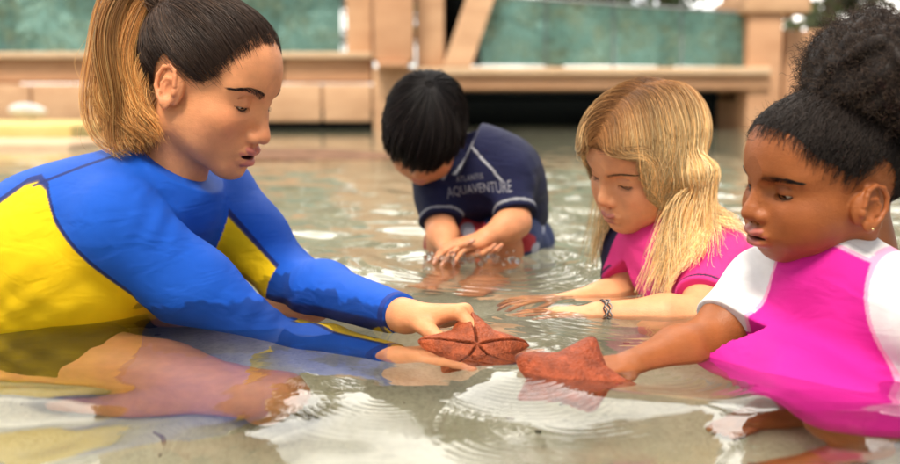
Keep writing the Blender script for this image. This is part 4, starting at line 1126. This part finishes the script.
def build_floor():
    m, nt, b = newmat('sandy_floor'); tc = nd(nt, 'ShaderNodeTexCoord')
    n1 = nd(nt, 'ShaderNodeTexNoise', Scale=5.0, Detail=6.0, Roughness=.6); n2 = nd(nt, 'ShaderNodeTexNoise', Scale=160.0, Detail=4.0); n3 = nd(nt, 'ShaderNodeTexVoronoi', Scale=34.0)
    for n in (n1, n2, n3): lnk(nt, tc.outputs['Object'], n.inputs['Vector'])
    r1 = nd(nt, 'ShaderNodeValToRGB'); e = r1.color_ramp.elements; e[0].position = .32; e[0].color = (.30, .275, .180, 1); e[1].position = .70; e[1].color = (.48, .45, .325, 1); lnk(nt, n1.outputs['Fac'], r1.inputs[0])
    r2 = nd(nt, 'ShaderNodeValToRGB'); e = r2.color_ramp.elements; e[0].position = .30; e[0].color = (.80, .80, .80, 1); e[1].position = .55; e[1].color = (1, 1, 1, 1); lnk(nt, n2.outputs['Fac'], r2.inputs[0])
    r3 = nd(nt, 'ShaderNodeValToRGB'); e = r3.color_ramp.elements; e[0].position = .035; e[0].color = (.22, .18, .13, 1); e[1].position = .07; e[1].color = (1, 1, 1, 1); lnk(nt, n3.outputs['Distance'], r3.inputs[0])
    m1 = nd(nt, 'ShaderNodeMixRGB', blend_type='MULTIPLY'); m1.inputs[0].default_value = 1; lnk(nt, r1.outputs[0], m1.inputs[1]); lnk(nt, r2.outputs[0], m1.inputs[2])
    m2 = nd(nt, 'ShaderNodeMixRGB', blend_type='MULTIPLY'); m2.inputs[0].default_value = .55; lnk(nt, m1.outputs[0], m2.inputs[1]); lnk(nt, r3.outputs[0], m2.inputs[2])
    lnk(nt, m2.outputs[0], b.inputs['Base Color']); b.inputs['Roughness'].default_value = .9
    bp = nd(nt, 'ShaderNodeBump', Strength=.25, Distance=.003); lnk(nt, n2.outputs['Fac'], bp.inputs['Height']); lnk(nt, bp.outputs[0], b.inputs['Normal'])
    xs = np.linspace(-30, 30, 160); xs = np.sign(xs)*np.abs(xs/30)**2*30; ys = np.linspace(0, 1, 160)**2*26-6
    X, Y = np.meshgrid(xs, ys, indexing='ij'); Z = -.262+.006*np.sin(X*6+np.sin(Y*5))*np.sin(Y*7)
    n0, n1_ = X.shape; i = np.arange(n0-1)[:, None]*n1_+np.arange(n1_-1)[None]
    o = mesh_from('pool_floor', np.stack([X, Y, Z], -1).reshape(-1, 3), np.stack([i, i+n1_, i+n1_+1, i+1], -1).reshape(-1, 4), m); tag(o, kind='structure')
    # dry ground beyond the pool
    g = MB(); g.box((0, 45, .45), (160, 54, .3)); o = g.build('ground', plain('dry_ground', (.30, .25, .17), .9), None, False); tag(o, kind='structure')
    # scattered pebbles and bits of shell on the sand
    rs = np.random.RandomState(4); pb = MB()
    for i in range(70):
        s_ = .0025+.006*rs.rand()**2; x = rs.uniform(-.7, .7); y = rs.uniform(.85, 2.6)
        v, q = isosurf([('u', Ell((0, 0, 0), A(1, .7+.3*rs.rand(), .5)*s_), 0)], s_*.4)
        a = rs.rand()*6; v = np.stack([v[:, 0]*math.cos(a)-v[:, 1]*math.sin(a), v[:, 0]*math.sin(a)+v[:, 1]*math.cos(a), v[:, 2]], 1)
        pb.add(v+A(x, y, -.258), q, A(.12, .09, .06)*(.6+1.6*rs.rand()))
    o = pb.build('pebbles', mat_vcol('pebble', rough=.8)); tag(o, 'small dark pebbles and shell bits scattered on the sandy pool floor', 'pebbles', kind='stuff')

def stone_mat(name, c0, c1, scale=1.2):
    m, nt, b = newmat(name); tc = nd(nt, 'ShaderNodeTexCoord'); n1 = nd(nt, 'ShaderNodeTexNoise', Scale=scale, Detail=8.0, Roughness=.65); n2 = nd(nt, 'ShaderNodeTexNoise', Scale=scale*14, Detail=4.0)
    mp = nd(nt, 'ShaderNodeMapping'); mp.inputs['Scale'].default_value = (1, 1, 2.6); lnk(nt, tc.outputs['Object'], mp.inputs[0]); lnk(nt, mp.outputs[0], n1.inputs['Vector']); lnk(nt, tc.outputs['Object'], n2.inputs['Vector'])
    r = nd(nt, 'ShaderNodeValToRGB'); e = r.color_ramp.elements; e[0].position = .3; e[0].color = (*c0, 1); e[1].position = .7; e[1].color = (*c1, 1); lnk(nt, n1.outputs['Fac'], r.inputs[0]); lnk(nt, r.outputs[0], b.inputs['Base Color'])
    b.inputs['Roughness'].default_value = .85; bp = nd(nt, 'ShaderNodeBump', Strength=.5, Distance=.02); lnk(nt, n2.outputs['Fac'], bp.inputs['Height']); lnk(nt, bp.outputs[0], b.inputs['Normal'])
    return m
def build_background():
    D = 14.0
    S1 = stone_mat('tan_stone', (.44, .25, .135), (.62, .39, .23)); S2 = stone_mat('brown_stone', (.44, .23, .12), (.56, .32, .18)); S3 = stone_mat('pale_stone', (.52, .35, .21), (.64, .46, .30))
    DK = plain('painted_shade', (.004, .005, .005), .9, 0.0); YS = stone_mat('yellow_stone', (.55, .40, .12), (.66, .52, .22), 3)  # DK: near black, shade of gaps and recesses put into the colour
    def span(px0, py0, px1, py1, d=D): a, b = P(px0, py0, d), P(px1, py1, d); return a[0], b[0], b[2], a[2], a[1]
    def slab(mb, px0, py0, px1, py1, d=D, thick=.6, bev=.02, z0=None):
        x0, x1, z0_, z1, y = span(px0, py0, px1, py1, d); z0_ = z0_ if z0 is None else z0
        mb.box(((x0+x1)/2, y+thick/2, (z0_+z1)/2), (x1-x0, thick, z1-z0_), bev=bev)
    # left retaining wall in two courses of long blocks
    r = empty('stone_wall', (-5, 14, 0), 'long low tan block wall at the left end of the pool under the glass railing', 'wall')
    lo = MB(); hi = MB(); cp = MB()
    xs = [-330, -200, -75, 30, 135, 238, 322, 372]
    for a, b in zip(xs[:-1], xs[1:]): slab(lo, a+.8, 84, b-.8, 122, D, .5, .03); slab(hi, a+.8-40, 59, b-.8-(40 if b < 372 else 0), 82.4, D+.05, .5, .03)
    slab(cp, -400, 52, 372, 58.5, D-.08, .9, .02); bs = MB(); slab(bs, -400, 110, 372, 150, D+.06, .5, 0, z0=-.27)  # base strip in near black paints the shade of the undercut above the water
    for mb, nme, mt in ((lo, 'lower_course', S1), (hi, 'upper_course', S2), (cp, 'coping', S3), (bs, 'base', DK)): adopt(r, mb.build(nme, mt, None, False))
    # glass
    def glassmat():
        m, nt, b = newmat('etched_glass'); out = nt.nodes['Material Output']; tc = nd(nt, 'ShaderNodeTexCoord')
        n = nd(nt, 'ShaderNodeTexNoise', Scale=9.0, Detail=5.0, Roughness=.7); lnk(nt, tc.outputs['Object'], n.inputs['Vector'])
        r_ = nd(nt, 'ShaderNodeValToRGB'); e = r_.color_ramp.elements; e[0].position = .38; e[0].color = (.38, .38, .38, 1); e[1].position = .64; e[1].color = (.90, .90, .90, 1); lnk(nt, n.outputs['Fac'], r_.inputs[0])
        b.inputs['Base Color'].default_value = (.17, .27, .25, 1); b.inputs['Roughness'].default_value = .25
        tr = nd(nt, 'ShaderNodeBsdfTransparent'); tr.inputs[0].default_value = (.42, .54, .50, 1)
        tl = nd(nt, 'ShaderNodeBsdfTranslucent'); n5 = nd(nt, 'ShaderNodeTexNoise', Scale=3.2, Detail=6.0, Roughness=.75); lnk(nt, tc.outputs['Object'], n5.inputs['Vector']); r5 = nd(nt, 'ShaderNodeValToRGB'); e5 = r5.color_ramp.elements; e5[0].position = .45; e5[0].color = (.32, .58, .53, 1); e5[1].position = .66; e5[1].color = (.60, .56, .30, 1); lnk(nt, n5.outputs['Fac'], r5.inputs[0]); lnk(nt, r5.outputs[0], tl.inputs[0]); m0 = nd(nt, 'ShaderNodeMixShader'); m0.inputs[0].default_value = .6; lnk(nt, b.outputs[0], m0.inputs[1]); lnk(nt, tl.outputs[0], m0.inputs[2]); mx = nd(nt, 'ShaderNodeMixShader'); lnk(nt, r_.outputs[0], mx.inputs[0]); lnk(nt, tr.outputs[0], mx.inputs[1]); lnk(nt, m0.outputs[0], mx.inputs[2]); lnk(nt, mx.outputs[0], out.inputs['Surface'])
        return m
    G = glassmat(); ST = plain('grey_steel', (.25, .27, .27), .35, Metallic=.8)
    def railing(label, px0, pyt0, pyb0, px1, pyt1, pyb1, d, n):
        r = empty('glass_railing', tuple(P((px0+px1)/2, pyb0, d)), label, 'railing')
        for i in range(n):
            t0, t1 = i/n+.004, (i+1)/n-.004
            q = [P(px0+(px1-px0)*t, a+(b-a)*t, d) for t, a, b in ((t0, pyb0, pyb1), (t1, pyb0, pyb1), (t1, pyt0, pyt1), (t0, pyt0, pyt1))]
            V = q+[v+A(0, .02, 0) for v in q]; F = [(0, 1, 2, 3), (5, 4, 7, 6), (0, 4, 5, 1), (1, 5, 6, 2), (2, 6, 7, 3), (3, 7, 4, 0)]
            adopt(r, mesh_from('glass_panel', V, F, G, None, False))
        c = MB(); c.tubes(np.array([[P(px0, pyt0, d)+A(0, .01, .012), P((px0+px1)/2, (pyt0+pyt1)/2, d)+A(0, .01, .012), P(px1, pyt1, d)+A(0, .01, .012)]]), .022, None, 8); adopt(r, c.build('top_rail', ST))
        p = MB()
        for i in range(n+1):
            t = i/n; a = P(px0+(px1-px0)*t, pyb0+(pyb1-pyb0)*t+2, d)+A(0, .05, 0); b = P(px0+(px1-px0)*t, pyt0+(pyt1-pyt0)*t, d)+A(0, .05, 0)
            pp = MB(); pp.tubes(np.array([[a, (a+b)/2, b]]), .02, None, 6); adopt(r, pp.build('post', ST))
    railing('teal etched glass railing on top of the left block wall', -250, -30, 52, 343, -22, 52, D+.25, 5)
    railing('teal etched glass railing on the footbridge over the dark opening', 478, -4, 64.5, 749, 14, 67, D+.25, 4)
    # columns between the two railings
    def col(name, label, mb, mt): o = mb.build(name, mt, None, False); tag(o, label, 'column')
    m = MB(); slab(m, 345, -60, 371, 51.5, D+.1, .5, .02); col('stone_column', 'narrow tan stone column where the left glass railing ends', m, S1)
    m = MB(); slab(m, 372.5, -60, 413, 61, D-.5, .62, .03); slab(m, 377, 61.5, 408, 67, D-.45, .5, .02); o = m.build('stone_block', S2, None, False); tag(o, 'square brown stone block jutting out in front of the columns above the boy', 'stone block')
    m = MB(); slab(m, 416, -60, 444, 66, D-.05, .5, .02); col('stone_column', 'upright tan column beside the dark gap behind the boy', m, S1)
    a, b = P(500, -60, D), P(457, 66, D); w = .20; q = [A(b[0]-w, b[1], b[2]), A(b[0]+w, b[1], b[2]), A(a[0]+w, a[1], a[2]), A(a[0]-w, a[1], a[2])]
    V = q+[v+A(0, .45, 0) for v in q]; o = mesh_from('slanted_column', V, [(0, 1, 2, 3), (5, 4, 7, 6), (0, 4, 5, 1), (1, 5, 6, 2), (2, 6, 7, 3), (3, 7, 4, 0)], S1, None, False); tag(o, 'slanted brown stone column leaning right beside the dark gap', 'column')
    m = MB(); slab(m, 440, -60, 482, 64, D+.62, .1, 0); o = m.build('shade_panel', DK, None, False); tag(o, 'near black panel standing in for the shade between the upright and slanted columns', 'panel')  # added sheet, its black colour paints the shade in the gap
    # bridge deck and the dark opening below it
    r = empty('footbridge', (1.5, 14.5, 0), 'tan stone footbridge deck spanning a wide dark opening at the back of the pool', 'bridge')
    m = MB(); slab(m, 414, 67, 772, 75, D-.1, 2.2, .02); adopt(r, m.build('deck', S3, None, False))
    m = MB(); slab(m, 440, 75.5, 770, 89.5, D, 2.0, .02); adopt(r, m.build('beam', S2, None, False))
    m = MB(); slab(m, 372.5, 67.5, 446, 160, D+.02, 1.2, .02, z0=-.27); adopt(r, m.build('abutment', S1, None, False))
    m = MB(); slab(m, 430, 70, 800, 160, D+3.2, .1, 0, z0=-.27); slab(m, 447, 96, 765, 100, D+.6, .3, 0); adopt(r, m.build('shade_wall', DK, None, False))  # wall and strip coloured near black as the shade inside the opening
    # right pier and steps of stone
    r = empty('stone_pier', (4.6, 14, 0), 'stepped brown stone pier at the right end of the footbridge', 'pier')
    m = MB(); slab(m, 750, 13, 784, 160, D-.05, 1.6, .03, z0=-.27); adopt(r, m.build('shaft', S2, None, False))
    m = MB(); slab(m, 746, -8, 812, 12.4, D-.15, 1.7, .03); slab(m, 752, -60, 806, -8.6, D-.1, 1.5, .02); adopt(r, m.build('capital', S1, None, False))
    m = MB(); slab(m, 785, 30, 836, 160, D+.3, 1.4, .03, z0=-.27); adopt(r, m.build('side_block', S2, None, False))
    m = MB(); slab(m, 836.6, 62, 1250, 160, D+.5, 1.2, .03, z0=-.27); adopt(r, m.build('side_wall', S1, None, False))
    # left: low stone steps
    r = empty('stone_steps', (-4.2, 8, 0), 'low yellow and pale stone steps at the far left edge of the water', 'steps')
    m = MB(); m.box((-5.6, 9.6, -.05), (5.1, 3.0, .42), bev=.03); adopt(r, m.build('yellow_step', YS, None, False))
    m = MB(); m.box((-5.0, 7.6, -.10), (4.6, .95, .30), bev=.03); adopt(r, m.build('pale_step', S3, None, False))
    m = MB(); V, Q = isosurf([('u', Ell((0, 0, 0), (.20, .14, .09)), 0), ('u', Ell((.12, .02, -.02), (.16, .12, .07)), .05)], .02); m.add(V*.75+P(24, 110, 9.6), Q, (.55, .54, .52)); o = m.build('boulder', mat_vcol('pale_rock', rough=.8, noise_amt=.2, nscale=8)); tag(o, 'pale rounded boulder lying on the yellow step by the wall', 'boulder')
    # shoal of brown rock showing at the left wall
    m = MB(); V, Q = isosurf([('u', Ell((0, 0, 0), (1.0, .9, .05)), 0), ('u', Ell((.6, -.3, .0), (.8, .5, .04)), .1)], .035); V[:, 2] += .01*vnoise(V, 6, 3); m.add(V+A(-1.45, 6.4, -.035), Q, (.16, .085, .05)); o = m.build('brown_rock', mat_vcol('wet_rock', rough=.85, spec=.1, noise_amt=.3, nscale=9, bump=.01, bscale=30)); tag(o, 'flat wet brown rock breaking the water behind the woman\'s face', 'rock')
    # passer-by behind the left railing
    r = empty('person', tuple(P(10, 62, 16)), 'tiny blurred passer by in a blue top behind the glass railing at far left', 'person')
    c = P(10, 42, 16); b = MB()
    make_iso(b, [('u', Ell(c+A(0, 0, .16), (.085, .095, .115)), 0), ('u', Con(c+A(0, 0, .06), c+A(0, 0, -.02), .05, .05), .02), ('u', Con(c+A(-.15, 0, -.08), c+A(-.10, -.12, -.45), .05, .035), .03), ('u', Con(c+A(.15, 0, -.08), c+A(.12, -.12, -.45), .05, .035), .03), ('u', Con(c+A(-.06, 0, -.5), c+A(-.06, 0, -1.1), .08, .05), .03), ('u', Con(c+A(.06, 0, -.5), c+A(.06, 0, -1.1), .08, .05), .03), ('u', Con(c, c+A(0, 0, -.5), .11, .10), .05)], .02, (.30, .15, .09)); adopt(r, b.build('body', skin_light))
    b = MB(); make_iso(b, [('u', Con(c+A(-.13, 0, -.06), c+A(.13, 0, -.06), .075, .075), .04), ('u', Con(c+A(0, 0, -.1), c+A(0, 0, -.45), .15, .14), .06)], .02, (.03, .18, .55)); adopt(r, b.build('shirt', cotton))
    b = MB(); make_iso(b, [('u', Ell(c+A(0, .02, .20), (.095, .10, .10)), 0)], .02, (.06, .03, .02)); adopt(r, b.build('hair', hair_mat))

def build_trees():
    rs = np.random.RandomState(31)
    m, nt, b = newmat('leaves'); at = nd(nt, 'ShaderNodeAttribute', attribute_name='Col'); lnk(nt, at.outputs['Color'], b.inputs['Base Color']); b.inputs['Roughness'].default_value = .5
    tl = nd(nt, 'ShaderNodeBsdfTranslucent'); lnk(nt, at.outputs['Color'], tl.inputs[0]); mx = nd(nt, 'ShaderNodeMixShader'); mx.inputs[0].default_value = .35
    lnk(nt, b.outputs[0], mx.inputs[1]); lnk(nt, tl.outputs[0], mx.inputs[2]); lnk(nt, mx.outputs[0], nt.nodes['Material Output'].inputs['Surface'])
    bark = mat_vcol('bark', rough=.9, noise_amt=.4, nscale=6, bump=.02, bscale=14)
    spots = [(-11.5, 21, 7.0, 2.4, 0), (-8.2, 18.5, 5.6, 2.0, 1), (-5.6, 20, 6.4, 2.2, 2), (-3.2, 18, 5.2, 1.7, 1), (-.6, 22, 7.2, 2.3, 0), (2.2, 21, 6.6, 2.1, 0), (3.9, 18.5, 6.8, 2.2, 0), (7.0, 18.5, 6.2, 2.1, 3), (10.0, 22, 7.2, 2.5, 0), (13.5, 24, 8, 2.6, 3), (-15, 24, 8, 2.6, 0), (17, 26, 8.4, 2.8, 0)]
    cols = [A(.045, .085, .025), A(.17, .16, .03), A(.09, .125, .035), A(.06, .075, .035)]
    labels = ['tall dark green tree at far left behind the glass railing', 'yellow green bushy tree behind the ponytail', 'mid green tree behind the left railing near the ponytail', 'small yellow green tree behind the left railing beside the tan column', 'dark tree behind the columns above the boy', 'dark green tree behind the footbridge railing above the blonde girl', 'tall tree with sky gaps behind the right half of the footbridge railing', 'grey green tree behind the stepped pier', 'dark green tree behind the hair puff', 'grey green tall tree at the far right', 'dark tree at the left edge beyond the wall', 'tallest dark tree at the far right edge']
    for (x, y, h, r_, k), lb in zip(spots, labels):
        t = empty('tree', (x, y, .6), lb, 'tree', 'trees behind the pool')
        tb = MB(); base = A(x, y, .5); lean = A(rs.randn()*.3, rs.randn()*.2, 0)
        top = base+A(0, 0, h*.75)+lean; trunk = crom([base, base+A(0, 0, h*.25)+lean*.2+rs.randn(3)*.1, base+A(0, 0, h*.5)+lean*.6+rs.randn(3)*.12, top], 10)
        tb.tubes(trunk[None], np.linspace(.17, .05, 10), (.10, .075, .05), 8)
        cl = []
        for i in range(30):
            a = rs.rand()*6.28; hh = rs.rand()**.85; rr = r_*(.35+.65*rs.rand())*(1-.55*abs(hh-.4))
            c = base+A(0, 0, h*(.16+.80*hh))+lean*hh+A(math.cos(a)*rr, math.sin(a)*rr, 0); cl.append(c)
            s = trunk[min(9, int(2+6*hh))]; tb.tubes(crom([s, (s+c)/2+A(0, 0, .15), c], 6)[None], np.linspace(.05, .012, 6), (.10, .075, .05), 5)
        adopt(t, tb.build('trunk', bark))
        cl = np.array(cl); n = 3600; ci = rs.randint(0, len(cl), n); cr = .34+.30*rs.rand(len(cl))
        d = rs.randn(n, 3); d /= np.linalg.norm(d, axis=1, keepdims=True); c = cl[ci]+d*(cr[ci]*rs.rand(n)**.45)[:, None]*A(1.15, 1.15, .8)
        ax = rs.randn(n, 3); ax /= np.linalg.norm(ax, axis=1, keepdims=True); bx = np.cross(ax, rs.randn(n, 3)); bx /= np.linalg.norm(bx, axis=1, keepdims=True); s = (.055+.05*rs.rand(n))[:, None]
        V = np.stack([c-ax*s*1.6, c+bx*s*.7, c+ax*s*1.6, c-bx*s*.7], 1).reshape(-1, 3); F = np.arange(n*4).reshape(-1, 4)
        col = cols[k]*(1+.35*rs.randn(len(cl))[ci][:, None]*.6+.2*rs.randn(n)[:, None]).clip(.35, 1.9)
        col = col+A(.05, .035, 0)*(rs.rand(n)[:, None] < .15)
        cb = MB(); cb.add(V, F, np.repeat(col, 4, 0)); adopt(t, cb.build('crown', m, None, False))
def starfish(label, c, R_, nrm_, fwd, thick, col, dark, seed, grooves=True, spots=0, group='red cushion starfish'):
    """five thick triangular arms on a domed body, a groove down the middle of each"""
    rs = np.random.RandomState(seed); n_ = nrm(nrm_); f = nrm(fwd-np.dot(fwd, n_)*n_); l = np.cross(n_, f)
    N = 130; th = np.linspace(0, 2*math.pi, N*5, endpoint=False); M = 46
    arms = [rs.uniform(.92, 1.08) for _ in range(5)]; bend = rs.randn(5)*.10
    def prof(a):
        k = np.floor(a/(2*math.pi/5)+.5).astype(int) % 5; d = (a+math.pi/5) % (2*math.pi/5)-math.pi/5
        ap = .70; r = ap/np.maximum(np.cos(math.pi/5-np.abs(d)), .2); tip = np.array(arms)[k]
        lin = tip*.56/np.cos(np.minimum(np.abs(d), math.pi/5)*0+0)
        # straight edge from arm tip (tip,0) to the notch at angle 36 deg radius .60
        x0, y0 = tip, np.full_like(tip, .045); x1, y1 = (.66)*math.cos(math.pi/5), (.66)*math.sin(math.pi/5)
        t = np.tan(np.abs(d)); q = (y0-t*x0)/((t*(x1-x0)-(y1-y0))+1e-9); q = np.clip(q, 0, 1); xx = x0+(x1-x0)*q; yy = y0+(y1-y0)*q
        return np.hypot(xx, np.minimum(yy, t*xx+1e-4)), d, k
    rr, d, k = prof(th); kr = np.ones(9)/9; rr = np.convolve(np.r_[rr[-4:], rr, rr[:4]], kr, 'valid')
    V = []; Cc = []
    for side in (1, -1):
        for j in range(M):
            s = j/(M-1); r = rr*s
            hgt = thick*((1-s**3.2)**.62)*(.55+.45*(1-.75*r/1.05)) if side > 0 else -thick*.38*((1-s**3)**.6)
            gd = np.abs(r*np.sin(d)); g = np.exp(-(gd/.020)**2)*sstep(.0, .10, r)*(1-.3*r) if grooves and side > 0 else 0*d
            bumps = .010*vnoise(np.stack([r*np.cos(th), r*np.sin(th), 0*r], 1), 34, 5)+.005*vnoise(np.stack([r*np.cos(th), r*np.sin(th), 0*r], 1), 90, 7)
            h = hgt-.055*g*thick/.3*(side > 0)+bumps*thick*min(1, (1-s)*6)*1.2
            a2 = th+bend[k]*r*r*.5
            lift = .10*r*r*np.sin(th*1+1.0)
            V.append(np.stack([r*np.cos(a2), r*np.sin(a2), h+lift], 1))
            cc = mixc(np.tile(col, (len(th), 1)), dark, np.clip(g*.85, 0, 1)); cc = cc*(1+.18*vnoise(V[-1], 14, 6)+.10*vnoise(V[-1], 45, 9))[:, None]
            Cc.append(cc)
    V = np.array(V).reshape(-1, 3); Cc = np.array(Cc).reshape(-1, 3)
    if spots:
        sp = rs.uniform(-1, 1, (spots, 2)); dd = np.min(np.hypot(V[:, None, 0]-sp[None, :, 0], V[:, None, 1]-sp[None, :, 1]), 1); Cc = mixc(Cc, A(.04, .015, .012), sstep(.016, .009, dd)*.9)
        tipd = np.hypot(V[:, 0], V[:, 1]); Cc = mixc(Cc, A(.05, .02, .015), sstep(.90, .98, tipd)*.8)
    W = c+R_*(V[:, :1]*f+V[:, 1:2]*l+V[:, 2:3]*n_); nt_ = len(th); F = []
    jj, ii = np.meshgrid(np.arange(M-1), np.arange(nt_), indexing='ij'); i2 = (ii+1) % nt_
    F1 = np.stack([jj*nt_+ii, (jj+1)*nt_+ii, (jj+1)*nt_+i2, jj*nt_+i2], -1).reshape(-1, 4); o_ = M*nt_
    F2 = np.stack([o_+jj*nt_+ii, o_+jj*nt_+i2, o_+(jj+1)*nt_+i2, o_+(jj+1)*nt_+ii], -1).reshape(-1, 4)
    e = (M-1)*nt_; ii = np.arange(nt_); i2 = (ii+1) % nt_; F3 = np.stack([e+ii, o_+e+ii, o_+e+i2, e+i2], -1)
    o = mesh_from('starfish', W, np.concatenate([F1, F2, F3]), MATS['starfish'], None, True, Cc); tag(o, label, 'starfish', group)
mat_vcol('starfish', noise_amt=.28, nscale=55, rough=.50, sss=.04, sss_r=(.004, .0015, .001), bump=.0030, bscale=330, spec=.22)
def build_starfish():
    up = A(.05, -.50, .86)
    starfish('rust red cushion starfish with dark grooves held in the woman\'s two hands', P(476, 357, 1.172), .070, A(.05, -.62, .78), A(-.35, .1, 0), .36, A(.25, .052, .015), A(.07, .018, .010), 3)
    starfish('black speckled red starfish under the hand of the girl with the hair puff', P(572, 389, 1.048), .072, A(.04, -.62, .78), A(.9, .05, -.1), .30, A(.24, .046, .014), A(.16, .02, .012), 9, False, 26)
def build_splash():
    rs = np.random.RandomState(12); mb = MB(); c = A(.040, 1.815, .004)
    for i in range(90):
        a = rs.rand()*6.28; r = .015+.055*rs.rand(); s = .0018+.0045*rs.rand()**2; p = c+A(math.cos(a)*r*1.3, math.sin(a)*r*.7-.01, abs(rs.randn())*.008)
        v, q = isosurf([('u', Ell((0, 0, 0), A(1+.5*rs.rand(), 1, .8+.5*rs.rand())*s), 0)], s*.5); mb.add(v+p, q)
    m, nt, b = newmat('water_drop'); b.inputs['Transmission Weight'].default_value = 1; b.inputs['Roughness'].default_value = .02; b.inputs['IOR'].default_value = 1.33
    o = mb.build('splash', m); tag(o, 'splashing water drops breaking round the boy\'s cupped hands', 'splash', kind='stuff')
def build_light():
    w = bpy.data.worlds.new('World'); bpy.context.scene.world = w; w.use_nodes = True; nt = w.node_tree; bg = nt.nodes['Background']
    sk = nd(nt, 'ShaderNodeTexSky', sky_type='NISHITA'); sk.sun_disc = False; sk.sun_elevation = R(SUN_EL); sk.sun_rotation = R(SUN_AZ); sk.air_density = 1.0; sk.dust_density = 2.0
    tc = nd(nt, 'ShaderNodeTexCoord'); mp = nd(nt, 'ShaderNodeMapping'); mp.inputs['Scale'].default_value = (1, 1, 2.2); lnk(nt, tc.outputs['Generated'], mp.inputs[0])
    n = nd(nt, 'ShaderNodeTexNoise', Scale=2.2, Detail=7.0, Roughness=.6); lnk(nt, mp.outputs[0], n.inputs['Vector'])
    r = nd(nt, 'ShaderNodeValToRGB'); e = r.color_ramp.elements; e[0].position = .38; e[0].color = (.12, .12, .12, 1); e[1].position = .56; e[1].color = (1, 1, 1, 1); lnk(nt, n.outputs['Fac'], r.inputs[0])
    mx = nd(nt, 'ShaderNodeMixRGB'); lnk(nt, r.outputs[0], mx.inputs[0]); lnk(nt, sk.outputs[0], mx.inputs[1]); mx.inputs[2].default_value = (CLOUD, CLOUD*.97, CLOUD*.92, 1)
    # glow added to the sky over the trees, apart from the sun, for bright water reflections
    az, el = R(-8), R(36); dot = nd(nt, 'ShaderNodeVectorMath', operation='DOT_PRODUCT'); lnk(nt, tc.outputs['Generated'], dot.inputs[0]); dot.inputs[1].default_value = (math.sin(az)*math.cos(el), math.cos(az)*math.cos(el), math.sin(el))
    mr = nd(nt, 'ShaderNodeMapRange', interpolation_type='SMOOTHERSTEP'); mr.inputs[1].default_value = .35; mr.inputs[2].default_value = 1.0; mr.inputs[3].default_value = 0; mr.inputs[4].default_value = GLOW; lnk(nt, dot.outputs['Value'], mr.inputs[0])
    mg = nd(nt, 'ShaderNodeMath', operation='MULTIPLY'); lnk(nt, mr.outputs[0], mg.inputs[0]); lnk(nt, r.outputs[0], mg.inputs[1])
    m2 = nd(nt, 'ShaderNodeMixRGB', blend_type='ADD'); m2.inputs[0].default_value = 1; lnk(nt, mx.outputs[0], m2.inputs[1])
    gc = nd(nt, 'ShaderNodeVectorMath', operation='SCALE'); gc.inputs[0].default_value = (1, .95, .86); lnk(nt, mg.outputs[0], gc.inputs['Scale']); lnk(nt, gc.outputs[0], m2.inputs[2])
    lnk(nt, m2.outputs[0], bg.inputs[0]); bg.inputs[1].default_value = .12
    l = bpy.data.lights.new('sun', 'SUN'); l.energy = 3.8; l.angle = R(18); l.color = (1, .90, .76); o = bpy.data.objects.new('sun', l); C.objects.link(o)
    az, el = R(SUN_AZ), R(SUN_EL); d = Vector((math.sin(az)*math.cos(el), math.cos(az)*math.cos(el), math.sin(el))); o.rotation_euler = d.to_track_quat('Z', 'Y').to_euler(); o.location = d*20
CLOUD = 6.0; GLOW = 23.0
# ================================================================== assemble
build_woman(); build_puff_girl(); build_blonde_girl(); build_boy()
build_water(); build_floor(); build_background(); build_trees(); build_starfish(); build_splash(); build_light()
cam = bpy.data.cameras.new('camera'); co = bpy.data.objects.new('camera', cam); C.objects.link(co)
co.location = (0, 0, CAM_Z); co.rotation_euler = (R(90)-PITCH, 0, 0); cam.sensor_width = 36; cam.lens = 40; cam.clip_start = .02; cam.clip_end = 500
cam.dof.use_dof = True; cam.dof.focus_distance = 1.27; cam.dof.aperture_fstop = 3.3
sc = bpy.context.scene; sc.camera = co
sc.render.engine = 'CYCLES'; sc.cycles.use_denoising = True; sc.cycles.max_bounces = 10; sc.cycles.transmission_bounces = 8; sc.cycles.transparent_max_bounces = 10; sc.cycles.sample_clamp_indirect = 6.0; sc.cycles.blur_glossy = 1.0
sc.view_settings.view_transform = 'Standard'; sc.view_settings.look = 'None'; sc.view_settings.exposure = 0.52; sc.view_settings.gamma = 1; sc.view_settings.use_curve_mapping = False
